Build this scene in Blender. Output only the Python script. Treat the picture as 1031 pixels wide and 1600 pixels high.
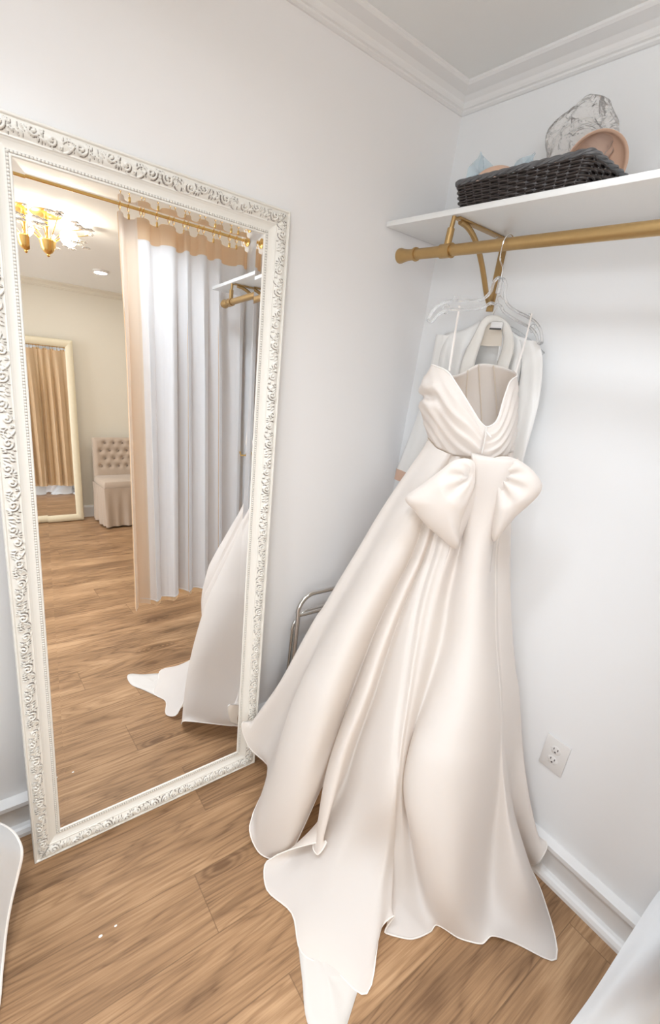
import bpy, bmesh, math, random
import numpy as np
from mathutils import Vector, Matrix
random.seed(7)
rng = np.random.default_rng(7)
for o in list(bpy.data.objects): bpy.data.objects.remove(o, do_unlink=True)
SC = bpy.context.scene
COL = SC.collection

# ------------------------------------------------------------------ camera
cd = bpy.data.cameras.new('camera'); cam = bpy.data.objects.new('camera', cd); COL.objects.link(cam)
cd.sensor_fit = 'HORIZONTAL'; cd.sensor_width = 36.0; cd.lens = 25.5149
cd.clip_start = 0.03; cd.clip_end = 60
cam.matrix_world = Matrix([[0.79686, 0.08487, -0.59817, -1.43862], [-0.5893, 0.32742, -0.73859, -1.36646], [0.13317, 0.94106, 0.31093, 1.54725], [0.0, 0.0, 0.0, 1.0]])
SC.camera = cam

# ------------------------------------------------------------------ world, exposure, lamps seen and added
w = bpy.data.worlds.new('world'); SC.world = w; w.use_nodes = True
w.node_tree.nodes['Background'].inputs[0].default_value = (1.0, 0.98, 0.95, 1)
w.node_tree.nodes['Background'].inputs[1].default_value = 0.35
vs = SC.view_settings
vs.view_transform = 'Standard'; vs.look = 'None'; vs.gamma = 1.0; vs.use_curve_mapping = False
vs.exposure = 0.31
DOME_WATTS, DOME_COLOR = 3.2, (0.84, 0.92, 1.0)                      # added fill light, unseen, built as an opal ceiling bowl
FILL_DOWN_LAMPS = [(-1.66, -0.66, 4.2), (-0.66, -1.10, 3.4), (-1.50, -1.20, 4.0)]     # narrow recessed fill lamps added over the fitting room, unseen
OUTER_LAMPS = [(-0.335, -3.575, 5.0), (-2.4, -3.3, 6.0), (1.1, -3.0, 8.0), (-1.9, -2.4, 11.0)]   # x, y, watts of recessed lamps outside; the first is seen, the rest added
CHANDELIER_WATTS = 9.0
WINDOW_WATTS, WINDOW_COLOR = 26.5, (0.90, 0.95, 1.0)                     # fill from a window added, unseen, to the outer room
def area_lamp(name, loc, size, watts, color, rot=(0, 0, 0), spread=180):
    l = bpy.data.lights.new(name, 'AREA'); l.shape = 'DISK'; l.size = size; l.energy = watts; l.color = color; l.spread = math.radians(spread)
    o = bpy.data.objects.new(name, l); COL.objects.link(o); o.location = loc; o.rotation_euler = rot
    return o
# ------------------------------------------------------------------ measured positions (metres, world coordinates)

# the leaning mirror: centre of its foot, directions along the foot, up the frame and out of the glass
MIR_O = np.array([-1.0239, -0.155, 0.0]); MIR_X = np.array([0.99996, 0.00895, 0.0])
MIR_U = np.array([-0.00055, 0.0613, 0.99812]); MIR_N = np.array([0.00893, -0.99808, 0.0613])
MIR_W, MIR_H, MIR_B, MIR_G = 0.7421, 1.9290, 0.0742, 0.0207

DATA={
 'skirt':[[(-0.3543,-0.4359,1.361),(-0.4161,-0.3517,1.124),(-0.4649,-0.3106,0.9572),(-0.5196,-0.2615,0.764),(-0.5796,-0.2305,0.595),(-0.645,-0.2091,0.4291),(-0.7008,-0.1837,0.3162),(-0.7352,-0.1707,0.254)],
  [(-0.3639,-0.4566,1.354),(-0.4199,-0.3804,1.134),(-0.4605,-0.342,0.9699),(-0.5112,-0.2983,0.7814),(-0.5641,-0.2685,0.614),(-0.6204,-0.2425,0.4137),(-0.6895,-0.2076,0.2291),(-0.7206,-0.199,0.159)],
  [(-0.3664,-0.4701,1.349),(-0.4107,-0.4013,1.14),(-0.4421,-0.367,0.9778),(-0.4833,-0.3278,0.7908),(-0.5234,-0.2986,0.6208),(-0.5699,-0.2775,0.3784),(-0.6286,-0.2652,0.1607),(-0.6568,-0.2605,0.07)],
  [(-0.3703,-0.4901,1.342),(-0.4274,-0.4377,1.153),(-0.4744,-0.4159,1.003),(-0.5349,-0.3928,0.8362),(-0.596,-0.3771,0.6904),(-0.6894,-0.3682,0.4943),(-0.7362,-0.389,0.3773),(-0.7696,-0.411,0.2422),(-0.81,-0.4151,0.1299),(-0.8173,-0.4136,0.065)],
  [(-0.3727,-0.5122,1.34),(-0.4301,-0.4847,1.169),(-0.4787,-0.4777,1.03),(-0.5409,-0.469,0.8776),(-0.6023,-0.4699,0.7496),(-0.6798,-0.4826,0.5774),(-0.7294,-0.4995,0.4203),(-0.7809,-0.4969,0.2157),(-0.8058,-0.48,0.0621),(-0.8124,-0.471,0.0131)],
  [(-0.3715,-0.5308,1.337),(-0.4178,-0.5099,1.177),(-0.4595,-0.5123,1.042),(-0.5199,-0.506,0.8924),(-0.5751,-0.5069,0.7646),(-0.6478,-0.5262,0.5978),(-0.6953,-0.546,0.4206),(-0.7457,-0.5449,0.2185),(-0.7712,-0.5271,0.0566),(-0.7759,-0.5207,0.0064)],
  [(-0.3609,-0.5367,1.335),(-0.3945,-0.5162,1.177),(-0.4181,-0.5179,1.038),(-0.4638,-0.498,0.8758),(-0.51,-0.4942,0.7379),(-0.5765,-0.505,0.5537),(-0.6396,-0.5205,0.3972),(-0.6781,-0.5525,0.2777),(-0.727,-0.5534,0.107),(-0.7462,-0.5443,0.0191)],
  [(-0.3507,-0.5337,1.332),(-0.3758,-0.508,1.173),(-0.3917,-0.5033,1.028),(-0.4292,-0.4776,0.8574),(-0.4599,-0.461,0.7028),(-0.5008,-0.456,0.4867),(-0.5289,-0.4516,0.2923),(-0.5481,-0.4592,0.175)],
  [(-0.3504,-0.5426,1.332),(-0.3804,-0.5187,1.177),(-0.4077,-0.5237,1.039),(-0.451,-0.5069,0.8776),(-0.4948,-0.5065,0.7411),(-0.5541,-0.5186,0.5552),(-0.618,-0.5329,0.4079),(-0.6609,-0.5505,0.3025),(-0.6916,-0.5847,0.1873),(-0.7019,-0.6045,0.1162)],
  [(-0.3531,-0.5558,1.334),(-0.3886,-0.5412,1.185),(-0.4196,-0.5497,1.052),(-0.4715,-0.5466,0.903),(-0.5199,-0.5568,0.7795),(-0.5834,-0.58,0.6134),(-0.638,-0.5902,0.4562),(-0.673,-0.6101,0.3205),(-0.6973,-0.6277,0.1995),(-0.7079,-0.6386,0.126)],
  [(-0.3478,-0.563,1.333),(-0.3824,-0.5497,1.187),(-0.4122,-0.5597,1.055),(-0.4568,-0.5582,0.9058),(-0.5003,-0.5665,0.7798),(-0.5628,-0.5912,0.6137),(-0.6137,-0.598,0.4512),(-0.6426,-0.6177,0.3358),(-0.6659,-0.6282,0.2267),(-0.6804,-0.6338,0.1574)],
  [(-0.3377,-0.5598,1.333),(-0.3644,-0.5403,1.183),(-0.3865,-0.5441,1.045),(-0.4226,-0.5372,0.8873),(-0.4576,-0.5402,0.7511),(-0.5044,-0.5525,0.5613),(-0.5501,-0.5578,0.3838),(-0.5841,-0.5622,0.219),(-0.6614,-0.5245,0.0571),(-0.8104,-0.5235,0.03)],
  [(-0.3397,-0.5655,1.334),(-0.3703,-0.5493,1.186),(-0.3962,-0.5563,1.051),(-0.4348,-0.5544,0.899),(-0.4712,-0.5639,0.7697),(-0.5192,-0.583,0.5903),(-0.5685,-0.6003,0.4309),(-0.6036,-0.6202,0.2898),(-0.651,-0.6147,0.1532),(-0.7538,-0.6086,0.06),(-0.8401,-0.5816,0.004)],
  [(-0.3418,-0.5712,1.335),(-0.3761,-0.5582,1.19),(-0.4019,-0.5653,1.056),(-0.4422,-0.5697,0.9086),(-0.4774,-0.5809,0.782),(-0.5257,-0.6079,0.6118),(-0.5753,-0.6333,0.4639),(-0.6106,-0.6612,0.3234),(-0.6532,-0.6708,0.1792),(-0.734,-0.6746,0.055),(-0.8094,-0.6755,0.004)],
  [(-0.3395,-0.5742,1.334),(-0.3741,-0.561,1.19),(-0.4038,-0.5712,1.059),(-0.4429,-0.5772,0.9127),(-0.4797,-0.5945,0.7912),(-0.5298,-0.6277,0.6284),(-0.5749,-0.6591,0.4868),(-0.6088,-0.6975,0.3474),(-0.6317,-0.7014,0.16),(-0.7315,-0.7366,0.055),(-0.8371,-0.7694,0.004)],
  [(-0.3385,-0.5756,1.335),(-0.373,-0.5624,1.191),(-0.4017,-0.5741,1.06),(-0.4436,-0.5846,0.9168),(-0.4822,-0.608,0.8002),(-0.5301,-0.6441,0.641),(-0.5761,-0.6829,0.5086),(-0.6049,-0.7281,0.377),(-0.6009,-0.731,0.16),(-0.692,-0.7935,0.06),(-0.786,-0.8487,0.004)],
  [(-0.3375,-0.577,1.335),(-0.372,-0.5638,1.191),(-0.3996,-0.5769,1.06),(-0.4404,-0.5889,0.9183),(-0.4809,-0.6183,0.8062),(-0.5307,-0.6603,0.6535),(-0.5737,-0.7031,0.5255),(-0.5987,-0.7535,0.3997),(-0.5764,-0.7649,0.17),(-0.6562,-0.8529,0.06),(-0.7429,-0.9355,0.008)],
  [(-0.3355,-0.5797,1.336),(-0.3699,-0.5666,1.192),(-0.3975,-0.5797,1.061),(-0.4373,-0.5932,0.9199),(-0.4757,-0.6254,0.8091),(-0.5274,-0.6732,0.662),(-0.5685,-0.7186,0.5368),(-0.5918,-0.7714,0.4142),(-0.5513,-0.7801,0.17),(-0.5871,-0.8216,0.09),(-0.631,-0.8586,0.045)],
  [(-0.3335,-0.5824,1.336),(-0.3679,-0.5694,1.193),(-0.3954,-0.5826,1.062),(-0.4341,-0.5975,0.9215),(-0.4704,-0.6325,0.812),(-0.5162,-0.6799,0.6627),(-0.5574,-0.7252,0.5373),(-0.578,-0.7733,0.4315),(-0.5191,-0.7773,0.17),(-0.5563,-0.8278,0.1),(-0.5849,-0.8621,0.06)],
  [(-0.3438,-0.6023,1.339),(-0.3849,-0.5969,1.204),(-0.4133,-0.6089,1.076),(-0.4508,-0.6255,0.9398),(-0.4843,-0.6559,0.8305),(-0.5303,-0.703,0.6858),(-0.5636,-0.7421,0.5555),(-0.5695,-0.7595,0.4715),(-0.5503,-0.7602,0.2771),(-0.5491,-0.7888,0.07),(-0.6065,-0.8588,0.003)],
  [(-0.3287,-0.6059,1.34),(-0.3627,-0.6018,1.203),(-0.388,-0.6096,1.073),(-0.4174,-0.6203,0.9297),(-0.4519,-0.6493,0.817),(-0.4999,-0.6937,0.6667),(-0.5361,-0.7289,0.53),(-0.5435,-0.7526,0.4264),(-0.529,-0.7723,0.2507),(-0.5251,-0.8171,0.06),(-0.5805,-0.8881,0.003)],
  [(-0.3301,-0.6208,1.344),(-0.3651,-0.6239,1.211),(-0.3952,-0.6335,1.084),(-0.4284,-0.6475,0.9464),(-0.46,-0.672,0.8334),(-0.5071,-0.7092,0.6813),(-0.5413,-0.7387,0.5414),(-0.5444,-0.7598,0.4221),(-0.5256,-0.7939,0.2472),(-0.4978,-0.8406,0.055),(-0.5469,-0.9148,0.003)],
  [(-0.2993,-0.6121,1.341),(-0.3158,-0.6066,1.201),(-0.3295,-0.6132,1.066),(-0.3441,-0.6272,0.9171),(-0.363,-0.6521,0.7929),(-0.4217,-0.682,0.627),(-0.4765,-0.7087,0.4824),(-0.4842,-0.732,0.3595),(-0.4768,-0.7928,0.2121),(-0.4534,-0.8537,0.05),(-0.4897,-0.9302,0.003)],
  [(-0.3021,-0.6253,1.346),(-0.3244,-0.6287,1.209),(-0.3504,-0.6439,1.082),(-0.3774,-0.6662,0.945),(-0.403,-0.699,0.8335),(-0.4728,-0.7306,0.6841),(-0.542,-0.7547,0.5785),(-0.5751,-0.7772,0.4642),(-0.5766,-0.809,0.3854),(-0.5551,-0.8551,0.2899),(-0.5225,-0.8995,0.155),(-0.4623,-0.9297,0.008)],
  [(-0.303,-0.6409,1.352),(-0.3265,-0.6596,1.22),(-0.356,-0.687,1.101),(-0.3838,-0.7252,0.9774),(-0.4069,-0.7612,0.8731),(-0.464,-0.8102,0.741),(-0.5098,-0.8492,0.6247),(-0.531,-0.8879,0.4765),(-0.524,-0.9313,0.3354),(-0.4974,-0.9674,0.1877),(-0.4293,-0.9858,0.004)],
  [(-0.2871,-0.6457,1.355),(-0.3035,-0.674,1.223),(-0.3215,-0.7002,1.101),(-0.3391,-0.7437,0.9772),(-0.3532,-0.7837,0.8715),(-0.3852,-0.8415,0.7336),(-0.4186,-0.8805,0.6075),(-0.4382,-0.9129,0.469),(-0.4501,-0.9474,0.3004),(-0.4301,-0.983,0.1249),(-0.4022,-1.016,0.004)],
  [(-0.2645,-0.6426,1.355),(-0.2593,-0.6666,1.217),(-0.2683,-0.6881,1.088),(-0.2721,-0.7251,0.9526),(-0.2799,-0.7652,0.8387),(-0.2883,-0.8298,0.6866),(-0.2991,-0.8658,0.5637),(-0.3246,-0.8987,0.4178),(-0.3543,-0.9258,0.2948),(-0.3825,-0.9634,0.1547),(-0.3807,-0.9997,0.0609),(-0.3802,-1.034,0.004)],
  [(-0.2371,-0.6292,1.354),(-0.24,-0.6591,1.213),(-0.2446,-0.6782,1.081),(-0.2426,-0.7147,0.9406),(-0.2454,-0.753,0.8212),(-0.2484,-0.8166,0.6608),(-0.2503,-0.8563,0.5271),(-0.245,-0.8888,0.3533),(-0.2446,-0.9231,0.1749),(-0.2781,-0.9789,0.0446),(-0.3499,-1.041,0.02)],
  [(-0.2354,-0.6315,1.356),(-0.238,-0.6618,1.213),(-0.2435,-0.6796,1.081),(-0.2416,-0.7161,0.9411),(-0.2444,-0.7544,0.8218),(-0.2474,-0.818,0.6615),(-0.2467,-0.8611,0.5174),(-0.2407,-0.9031,0.3653),(-0.2515,-0.9475,0.2359),(-0.2801,-1.01,0.1165),(-0.2854,-1.062,0.0251),(-0.2972,-1.083,0.006)],
  [(-0.2344,-0.6329,1.356),(-0.237,-0.6631,1.214),(-0.2425,-0.681,1.082),(-0.2405,-0.7175,0.9416),(-0.2434,-0.7558,0.8223),(-0.2464,-0.8193,0.6621),(-0.24,-0.8618,0.5148),(-0.239,-0.9054,0.3924),(-0.2438,-0.9749,0.2624),(-0.2462,-1.056,0.1504),(-0.2161,-1.128,0.03),(-0.2233,-1.177,0.003)],
  [(-0.2337,-0.6339,1.358),(-0.236,-0.6645,1.214),(-0.2372,-0.6799,1.08),(-0.2351,-0.7165,0.9399),(-0.2334,-0.7526,0.8174),(-0.2314,-0.8143,0.6524),(-0.2153,-0.8533,0.4951),(-0.1938,-0.8993,0.3338),(-0.1913,-0.9619,0.2383),(-0.1842,-1.022,0.1678),(-0.1097,-1.059,0.03)],
  [(-0.2244,-0.6297,1.359),(-0.2264,-0.6608,1.212),(-0.2274,-0.6763,1.077),(-0.2207,-0.7107,0.9337),(-0.2132,-0.7462,0.8076),(-0.2072,-0.8051,0.6359),(-0.1783,-0.8444,0.4564),(-0.135,-0.8865,0.286),(-0.0911,-0.9294,0.1331),(-0.0769,-0.9656,0.0615)],
  [(-0.2234,-0.631,1.359),(-0.2254,-0.6621,1.212),(-0.2254,-0.679,1.078),(-0.2187,-0.7135,0.9347),(-0.2157,-0.7513,0.8115),(-0.2051,-0.8079,0.6372),(-0.1622,-0.8494,0.4268),(-0.0976,-0.8867,0.2357),(-0.0657,-0.9471,0.0764),(-0.0448,-0.984,0.0145)],
  [(-0.2027,-0.6254,1.362),(-0.2019,-0.6603,1.21),(-0.1975,-0.6831,1.076),(-0.1849,-0.7171,0.9292),(-0.1714,-0.7525,0.7994),(-0.1438,-0.807,0.6123),(-0.1,-0.8549,0.4001),(-0.09,-0.935,0.2255),(-0.085,-1.006,0.1162),(-0.08,-1.016,0.0956)],
  [(-0.1744,-0.6133,1.362),(-0.1597,-0.6502,1.203),(-0.1407,-0.6761,1.065),(-0.117,-0.7083,0.9095),(-0.091,-0.7437,0.7706),(-0.0544,-0.802,0.5733),(-0.07,-0.8871,0.3874),(-0.055,-0.9559,0.2259),(-0.05,-1.005,0.149)],
  [(-0.12,-0.56,1.361),(-0.1065,-0.614,1.086),(-0.09,-0.68,0.75),(-0.075,-0.74,0.405),(-0.06,-0.8,0.06)],
  [(-0.1,-0.5,1.361),(-0.0865,-0.5,1.086),(-0.07,-0.5,0.75),(-0.065,-0.525,0.39),(-0.06,-0.55,0.03)],
  [(-0.12,-0.44,1.361),(-0.111,-0.404,1.086),(-0.1,-0.36,0.75),(-0.095,-0.33,0.39),(-0.09,-0.3,0.03)],
  [(-0.17,-0.4,1.361),(-0.1925,-0.3415,1.086),(-0.22,-0.27,0.75),(-0.25,-0.225,0.39),(-0.28,-0.18,0.03)],
  [(-0.23,-0.39,1.361),(-0.2975,-0.3225,1.086),(-0.38,-0.24,0.75),(-0.44,-0.205,0.435),(-0.5,-0.17,0.12)]],
 'bodice':[[(-0.3543,-0.4359,1.361),(-0.3693,-0.4155,1.412),(-0.3813,-0.3992,1.457),(-0.3742,-0.4088,1.474),(-0.3862,-0.3924,1.491),(-0.3806,-0.4001,1.529),(-0.3644,-0.4052,1.566)],
  [(-0.3679,-0.4765,1.349),(-0.3894,-0.4642,1.411),(-0.4069,-0.4572,1.459),(-0.3897,-0.4553,1.481),(-0.408,-0.4557,1.505),(-0.3917,-0.4526,1.534),(-0.3736,-0.4434,1.562)],
  [(-0.3628,-0.5087,1.339),(-0.385,-0.5039,1.409),(-0.3972,-0.4957,1.478),(-0.3907,-0.4878,1.52),(-0.3729,-0.4781,1.552)],
  [(-0.3543,-0.5541,1.335),(-0.3753,-0.5509,1.392),(-0.3887,-0.541,1.451),(-0.3842,-0.5304,1.492),(-0.3717,-0.5136,1.525)],
  [(-0.3418,-0.5964,1.34),(-0.3555,-0.5947,1.375),(-0.364,-0.5832,1.416),(-0.3662,-0.5717,1.449),(-0.3597,-0.5467,1.49)],
  [(-0.3272,-0.6248,1.345),(-0.3298,-0.6213,1.363),(-0.3328,-0.6172,1.385),(-0.3355,-0.6135,1.406),(-0.3305,-0.6035,1.428)],
  [(-0.3037,-0.6399,1.35),(-0.31,-0.6397,1.373),(-0.3068,-0.6358,1.393),(-0.3061,-0.6283,1.418),(-0.2982,-0.6136,1.443)],
  [(-0.2695,-0.6443,1.354),(-0.2753,-0.6449,1.387),(-0.2746,-0.6373,1.425),(-0.2734,-0.6221,1.461),(-0.2698,-0.6016,1.496)],
  [(-0.231,-0.6375,1.361),(-0.2332,-0.6346,1.411),(-0.2387,-0.6271,1.463),(-0.2404,-0.6079,1.512),(-0.2337,-0.5832,1.548)],
  [(-0.1744,-0.6133,1.362),(-0.1782,-0.6081,1.425),(-0.185,-0.5989,1.478),(-0.1825,-0.5853,1.527),(-0.1826,-0.5683,1.571)],
  [(-0.137,-0.5797,1.358),(-0.1345,-0.5663,1.414),(-0.125,-0.5454,1.472),(-0.126,-0.5271,1.531),(-0.1391,-0.5092,1.583)],
  [(-0.1229,-0.5314,1.351),(-0.1053,-0.5047,1.403),(-0.0972,-0.4818,1.463),(-0.1039,-0.4643,1.524),(-0.1291,-0.4554,1.591)],
  [(-0.1346,-0.4816,1.344),(-0.1203,-0.4505,1.4),(-0.1131,-0.4264,1.458),(-0.1234,-0.4125,1.516),(-0.1515,-0.408,1.588)],
  [(-0.1787,-0.4385,1.347),(-0.1738,-0.4113,1.403),(-0.1672,-0.3866,1.455),(-0.1735,-0.378,1.504),(-0.1913,-0.3875,1.557)],
  [(-0.2397,-0.423,1.347),(-0.246,-0.3975,1.403),(-0.2488,-0.3768,1.449),(-0.2501,-0.375,1.498),(-0.2517,-0.3898,1.542)],
  [(-0.3022,-0.4223,1.355),(-0.3176,-0.4015,1.405),(-0.3203,-0.3809,1.452),(-0.321,-0.3799,1.498),(-0.3143,-0.389,1.555)]],
 'bowL':[(-0.3825,-0.634,1.338),(-0.3971,-0.6142,1.343),(-0.4144,-0.5906,1.331),(-0.4307,-0.5683,1.299),(-0.4543,-0.5362,1.252),(-0.4774,-0.5048,1.201),(-0.459,-0.5299,1.172),(-0.437,-0.5598,1.14),(-0.4078,-0.5995,1.111),(-0.3862,-0.6289,1.09),(-0.376,-0.6428,1.093),(-0.3797,-0.6378,1.13),(-0.3814,-0.6356,1.175),(-0.3766,-0.642,1.233),(-0.3744,-0.645,1.277),(-0.3775,-0.6407,1.308)],
 'bowR':[(-0.3414,-0.6561,1.349),(-0.3268,-0.676,1.363),(-0.3087,-0.7007,1.363),(-0.29,-0.7262,1.352),(-0.272,-0.7507,1.332),(-0.2597,-0.7675,1.307),(-0.2599,-0.7671,1.284),(-0.2678,-0.7564,1.255),(-0.2845,-0.7337,1.21),(-0.2957,-0.7183,1.165),(-0.3065,-0.7037,1.126),(-0.3126,-0.6954,1.141),(-0.3181,-0.6879,1.195),(-0.3221,-0.6825,1.245),(-0.3309,-0.6705,1.288),(-0.3382,-0.6605,1.319)],
 'anchors':[(-0.3649,-0.6242,1.303),(-0.3203,-0.668,1.313)],
 'tip':[(-0.8092,-0.6998,0.003),(-0.8338,-0.7483,0.003),(-0.8671,-0.8187,0.003),(-0.9027,-0.8989,0.003),(-0.8905,-0.9906,0.003),(-0.8264,-0.9556,0.003),(-0.7533,-0.9152,0.003),(-0.7317,-0.9054,0.003),(-0.7316,-0.8038,0.003),(-0.7412,-0.723,0.003)],
 'neckL':[(-0.3719,-0.4119,1.566),(-0.3768,-0.4813,1.552),(-0.3746,-0.518,1.525),(-0.3641,-0.5492,1.493),(-0.3481,-0.5829,1.458),(-0.3346,-0.6063,1.429)],
 'neckR':[(-0.3346,-0.6063,1.429),(-0.3017,-0.6174,1.445),(-0.2735,-0.605,1.5),(-0.2371,-0.587,1.55),(-0.1831,-0.5676,1.575)],
 'strapL':[(-0.3378,-0.4415,1.728),(-0.3439,-0.4501,1.658),(-0.3636,-0.4739,1.556)],
 'strapR':[(-0.1582,-0.5509,1.738),(-0.1664,-0.5566,1.661),(-0.1853,-0.5646,1.576)],
 'zip':[(-0.3395,-0.6165,1.427),(-0.3457,-0.625,1.391),(-0.3454,-0.6254,1.359)],
 'pull':[(-0.3423,-0.6211,1.417),(-0.3378,-0.6357,1.405)],
 'robeLp':[[(-0.035,-0.1436,1.681),(-0.035,-0.1264,1.631),(-0.035,-0.1349,1.505),(-0.035,-0.1469,1.362),(-0.035,-0.1393,1.022)],
  [(-0.05,-0.1783,1.687),(-0.075,-0.194,1.619),(-0.075,-0.2057,1.51),(-0.075,-0.2237,1.375),(-0.07,-0.218,1.051)],
  [(-0.055,-0.2099,1.691),(-0.05,-0.2073,1.623),(-0.045,-0.2154,1.514),(-0.045,-0.2342,1.378),(-0.04,-0.2337,1.054)],
  [(-0.055,-0.2415,1.699),(-0.075,-0.2667,1.625),(-0.08,-0.2776,1.519),(-0.08,-0.2962,1.389),(-0.07,-0.2995,1.078)],
  [(-0.055,-0.275,1.714),(-0.055,-0.283,1.628),(-0.05,-0.2893,1.522),(-0.05,-0.3058,1.391),(-0.05,-0.3215,1.084)],
  [(-0.055,-0.3017,1.731),(-0.07,-0.3182,1.629),(-0.07,-0.3311,1.526),(-0.07,-0.3476,1.399),(-0.06,-0.3596,1.097)]],
 'robeRp':[[(-0.055,-0.3854,1.733),(-0.07,-0.4092,1.635),(-0.07,-0.4132,1.536),(-0.07,-0.428,1.414),(-0.06,-0.4436,1.126)],
  [(-0.055,-0.4237,1.706),(-0.055,-0.4314,1.639),(-0.05,-0.435,1.54),(-0.05,-0.4504,1.418),(-0.05,-0.4717,1.134)],
  [(-0.055,-0.4584,1.688),(-0.075,-0.4815,1.621),(-0.08,-0.4894,1.535),(-0.08,-0.5019,1.427),(-0.07,-0.5154,1.151)],
  [(-0.05,-0.4836,1.683),(-0.05,-0.4917,1.625),(-0.045,-0.4936,1.538),(-0.045,-0.5074,1.419),(-0.04,-0.5226,1.151)]],
 'sleeveL':[[(-0.05,-0.1572,1.677),(-0.05,-0.1606,1.598),(-0.05,-0.1571,1.436),(-0.05,-0.1374,1.286),(-0.05,-0.1086,1.154)]],
 'sleeveR':[[(-0.05,-0.4938,1.677),(-0.05,-0.5174,1.627),(-0.05,-0.5374,1.514),(-0.05,-0.5409,1.394),(-0.05,-0.5394,1.278)]],
 'collar':[[(-0.08,-0.3393,1.397),(-0.085,-0.3398,1.526),(-0.085,-0.3428,1.609),(-0.08,-0.3472,1.68),(-0.075,-0.3475,1.71),(-0.07,-0.3582,1.721),(-0.07,-0.3857,1.718),(-0.075,-0.415,1.693),(-0.085,-0.4327,1.655),(-0.085,-0.4244,1.576),(-0.08,-0.4276,1.413)],
  [(-0.085,-0.2946,1.388),(-0.095,-0.295,1.52),(-0.095,-0.2964,1.604),(-0.09,-0.3209,1.691),(-0.08,-0.3304,1.73),(-0.07,-0.3443,1.744),(-0.07,-0.3886,1.74),(-0.08,-0.4381,1.712),(-0.095,-0.4774,1.656),(-0.095,-0.4762,1.575),(-0.085,-0.478,1.422)]],
 'robeBack':[[(-0.02,-0.1401,1.68),(-0.02,-0.1406,1.599),(-0.02,-0.1466,1.46),(-0.02,-0.1465,1.211)],
  [(-0.03,-0.2359,1.708),(-0.03,-0.2474,1.607),(-0.03,-0.2552,1.475),(-0.03,-0.2592,1.239)],
  [(-0.03,-0.3014,1.723),(-0.03,-0.3117,1.612),(-0.03,-0.3206,1.484),(-0.03,-0.3272,1.256)],
  [(-0.03,-0.3673,1.721),(-0.03,-0.3747,1.617),(-0.03,-0.3846,1.493),(-0.03,-0.3909,1.273)],
  [(-0.03,-0.4279,1.7),(-0.03,-0.4295,1.622),(-0.03,-0.4401,1.501),(-0.03,-0.446,1.286)],
  [(-0.02,-0.4706,1.68),(-0.02,-0.4762,1.607),(-0.02,-0.4826,1.498),(-0.02,-0.4873,1.297)]],
 'robehook':[(-0.06,-0.3763,1.793),(-0.06,-0.3612,1.804),(-0.06,-0.3538,1.797),(-0.06,-0.364,1.778),(-0.06,-0.3537,1.755),(-0.06,-0.3505,1.732),(-0.06,-0.3569,1.7)],
 'robelabel':(-0.085,-0.3926,1.704),
 'lefthem':[(-1.515,-0.1803,0.3),(-1.464,-0.2281,0.29),(-1.439,-0.2512,0.27),(-1.426,-0.2832,0.25),(-1.427,-0.3002,0.23),(-1.439,-0.3132,0.19),(-1.458,-0.3386,0.14),(-1.474,-0.3688,0.09),(-1.488,-0.4135,0.04),(-1.511,-0.5064,0.01)],
 'neckLining':[[(-0.068,-0.3352,1.718),(-0.068,-0.3329,1.691),(-0.068,-0.334,1.651)],
  [(-0.068,-0.364,1.721),(-0.068,-0.3655,1.69),(-0.068,-0.3668,1.651)],
  [(-0.068,-0.3971,1.714),(-0.068,-0.4076,1.686),(-0.068,-0.4146,1.654)]],
}
# ------------------------------------------------------------------ helpers
PI = math.pi
def mesh_obj(name, V, F, mat=None, parent=None, smooth=True, uv=None, mats=None, midx=None):
    me = bpy.data.meshes.new(name)
    V = np.asarray(V, dtype=np.float64)
    me.from_pydata([tuple(v) for v in V.tolist()], [], [tuple(int(i) for i in f) for f in F])
    if smooth: me.polygons.foreach_set('use_smooth', [True] * len(me.polygons))
    if uv is not None:
        ul = me.uv_layers.new(name='UVMap'); li = np.empty(len(me.loops), dtype=np.int32)
        me.loops.foreach_get('vertex_index', li); ul.data.foreach_set('uv', np.asarray(uv)[li].ravel())
    for m in (mats or ([mat] if mat else [])): me.materials.append(m)
    if midx is not None: me.polygons.foreach_set('material_index', midx)
    me.validate(); me.update()
    o = bpy.data.objects.new(name, me); COL.objects.link(o)
    if parent: o.parent = parent; o.matrix_parent_inverse = parent.matrix_world.inverted()
    return o
def empty(name, loc=(0, 0, 0), rz=0.0):
    o = bpy.data.objects.new(name, None); COL.objects.link(o); o.location = loc; o.rotation_euler = (0, 0, rz)
    o.empty_display_size = 0.05
    o.matrix_world = Matrix.Translation(Vector(loc)) @ Matrix.Rotation(rz, 4, 'Z')
    return o
def tag(o, label=None, cat=None, group=None, kind=None):
    if label: o['label'] = label
    if cat: o['category'] = cat
    if group: o['group'] = group
    if kind: o['kind'] = kind
    return o
def copy_tree(o, parent=None):
    c = o.copy(); COL.objects.link(c); inv = o.matrix_parent_inverse.copy(); c.parent = parent
    if parent: c.matrix_parent_inverse = inv
    for ch in o.children: copy_tree(ch, c)
    return c
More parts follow.
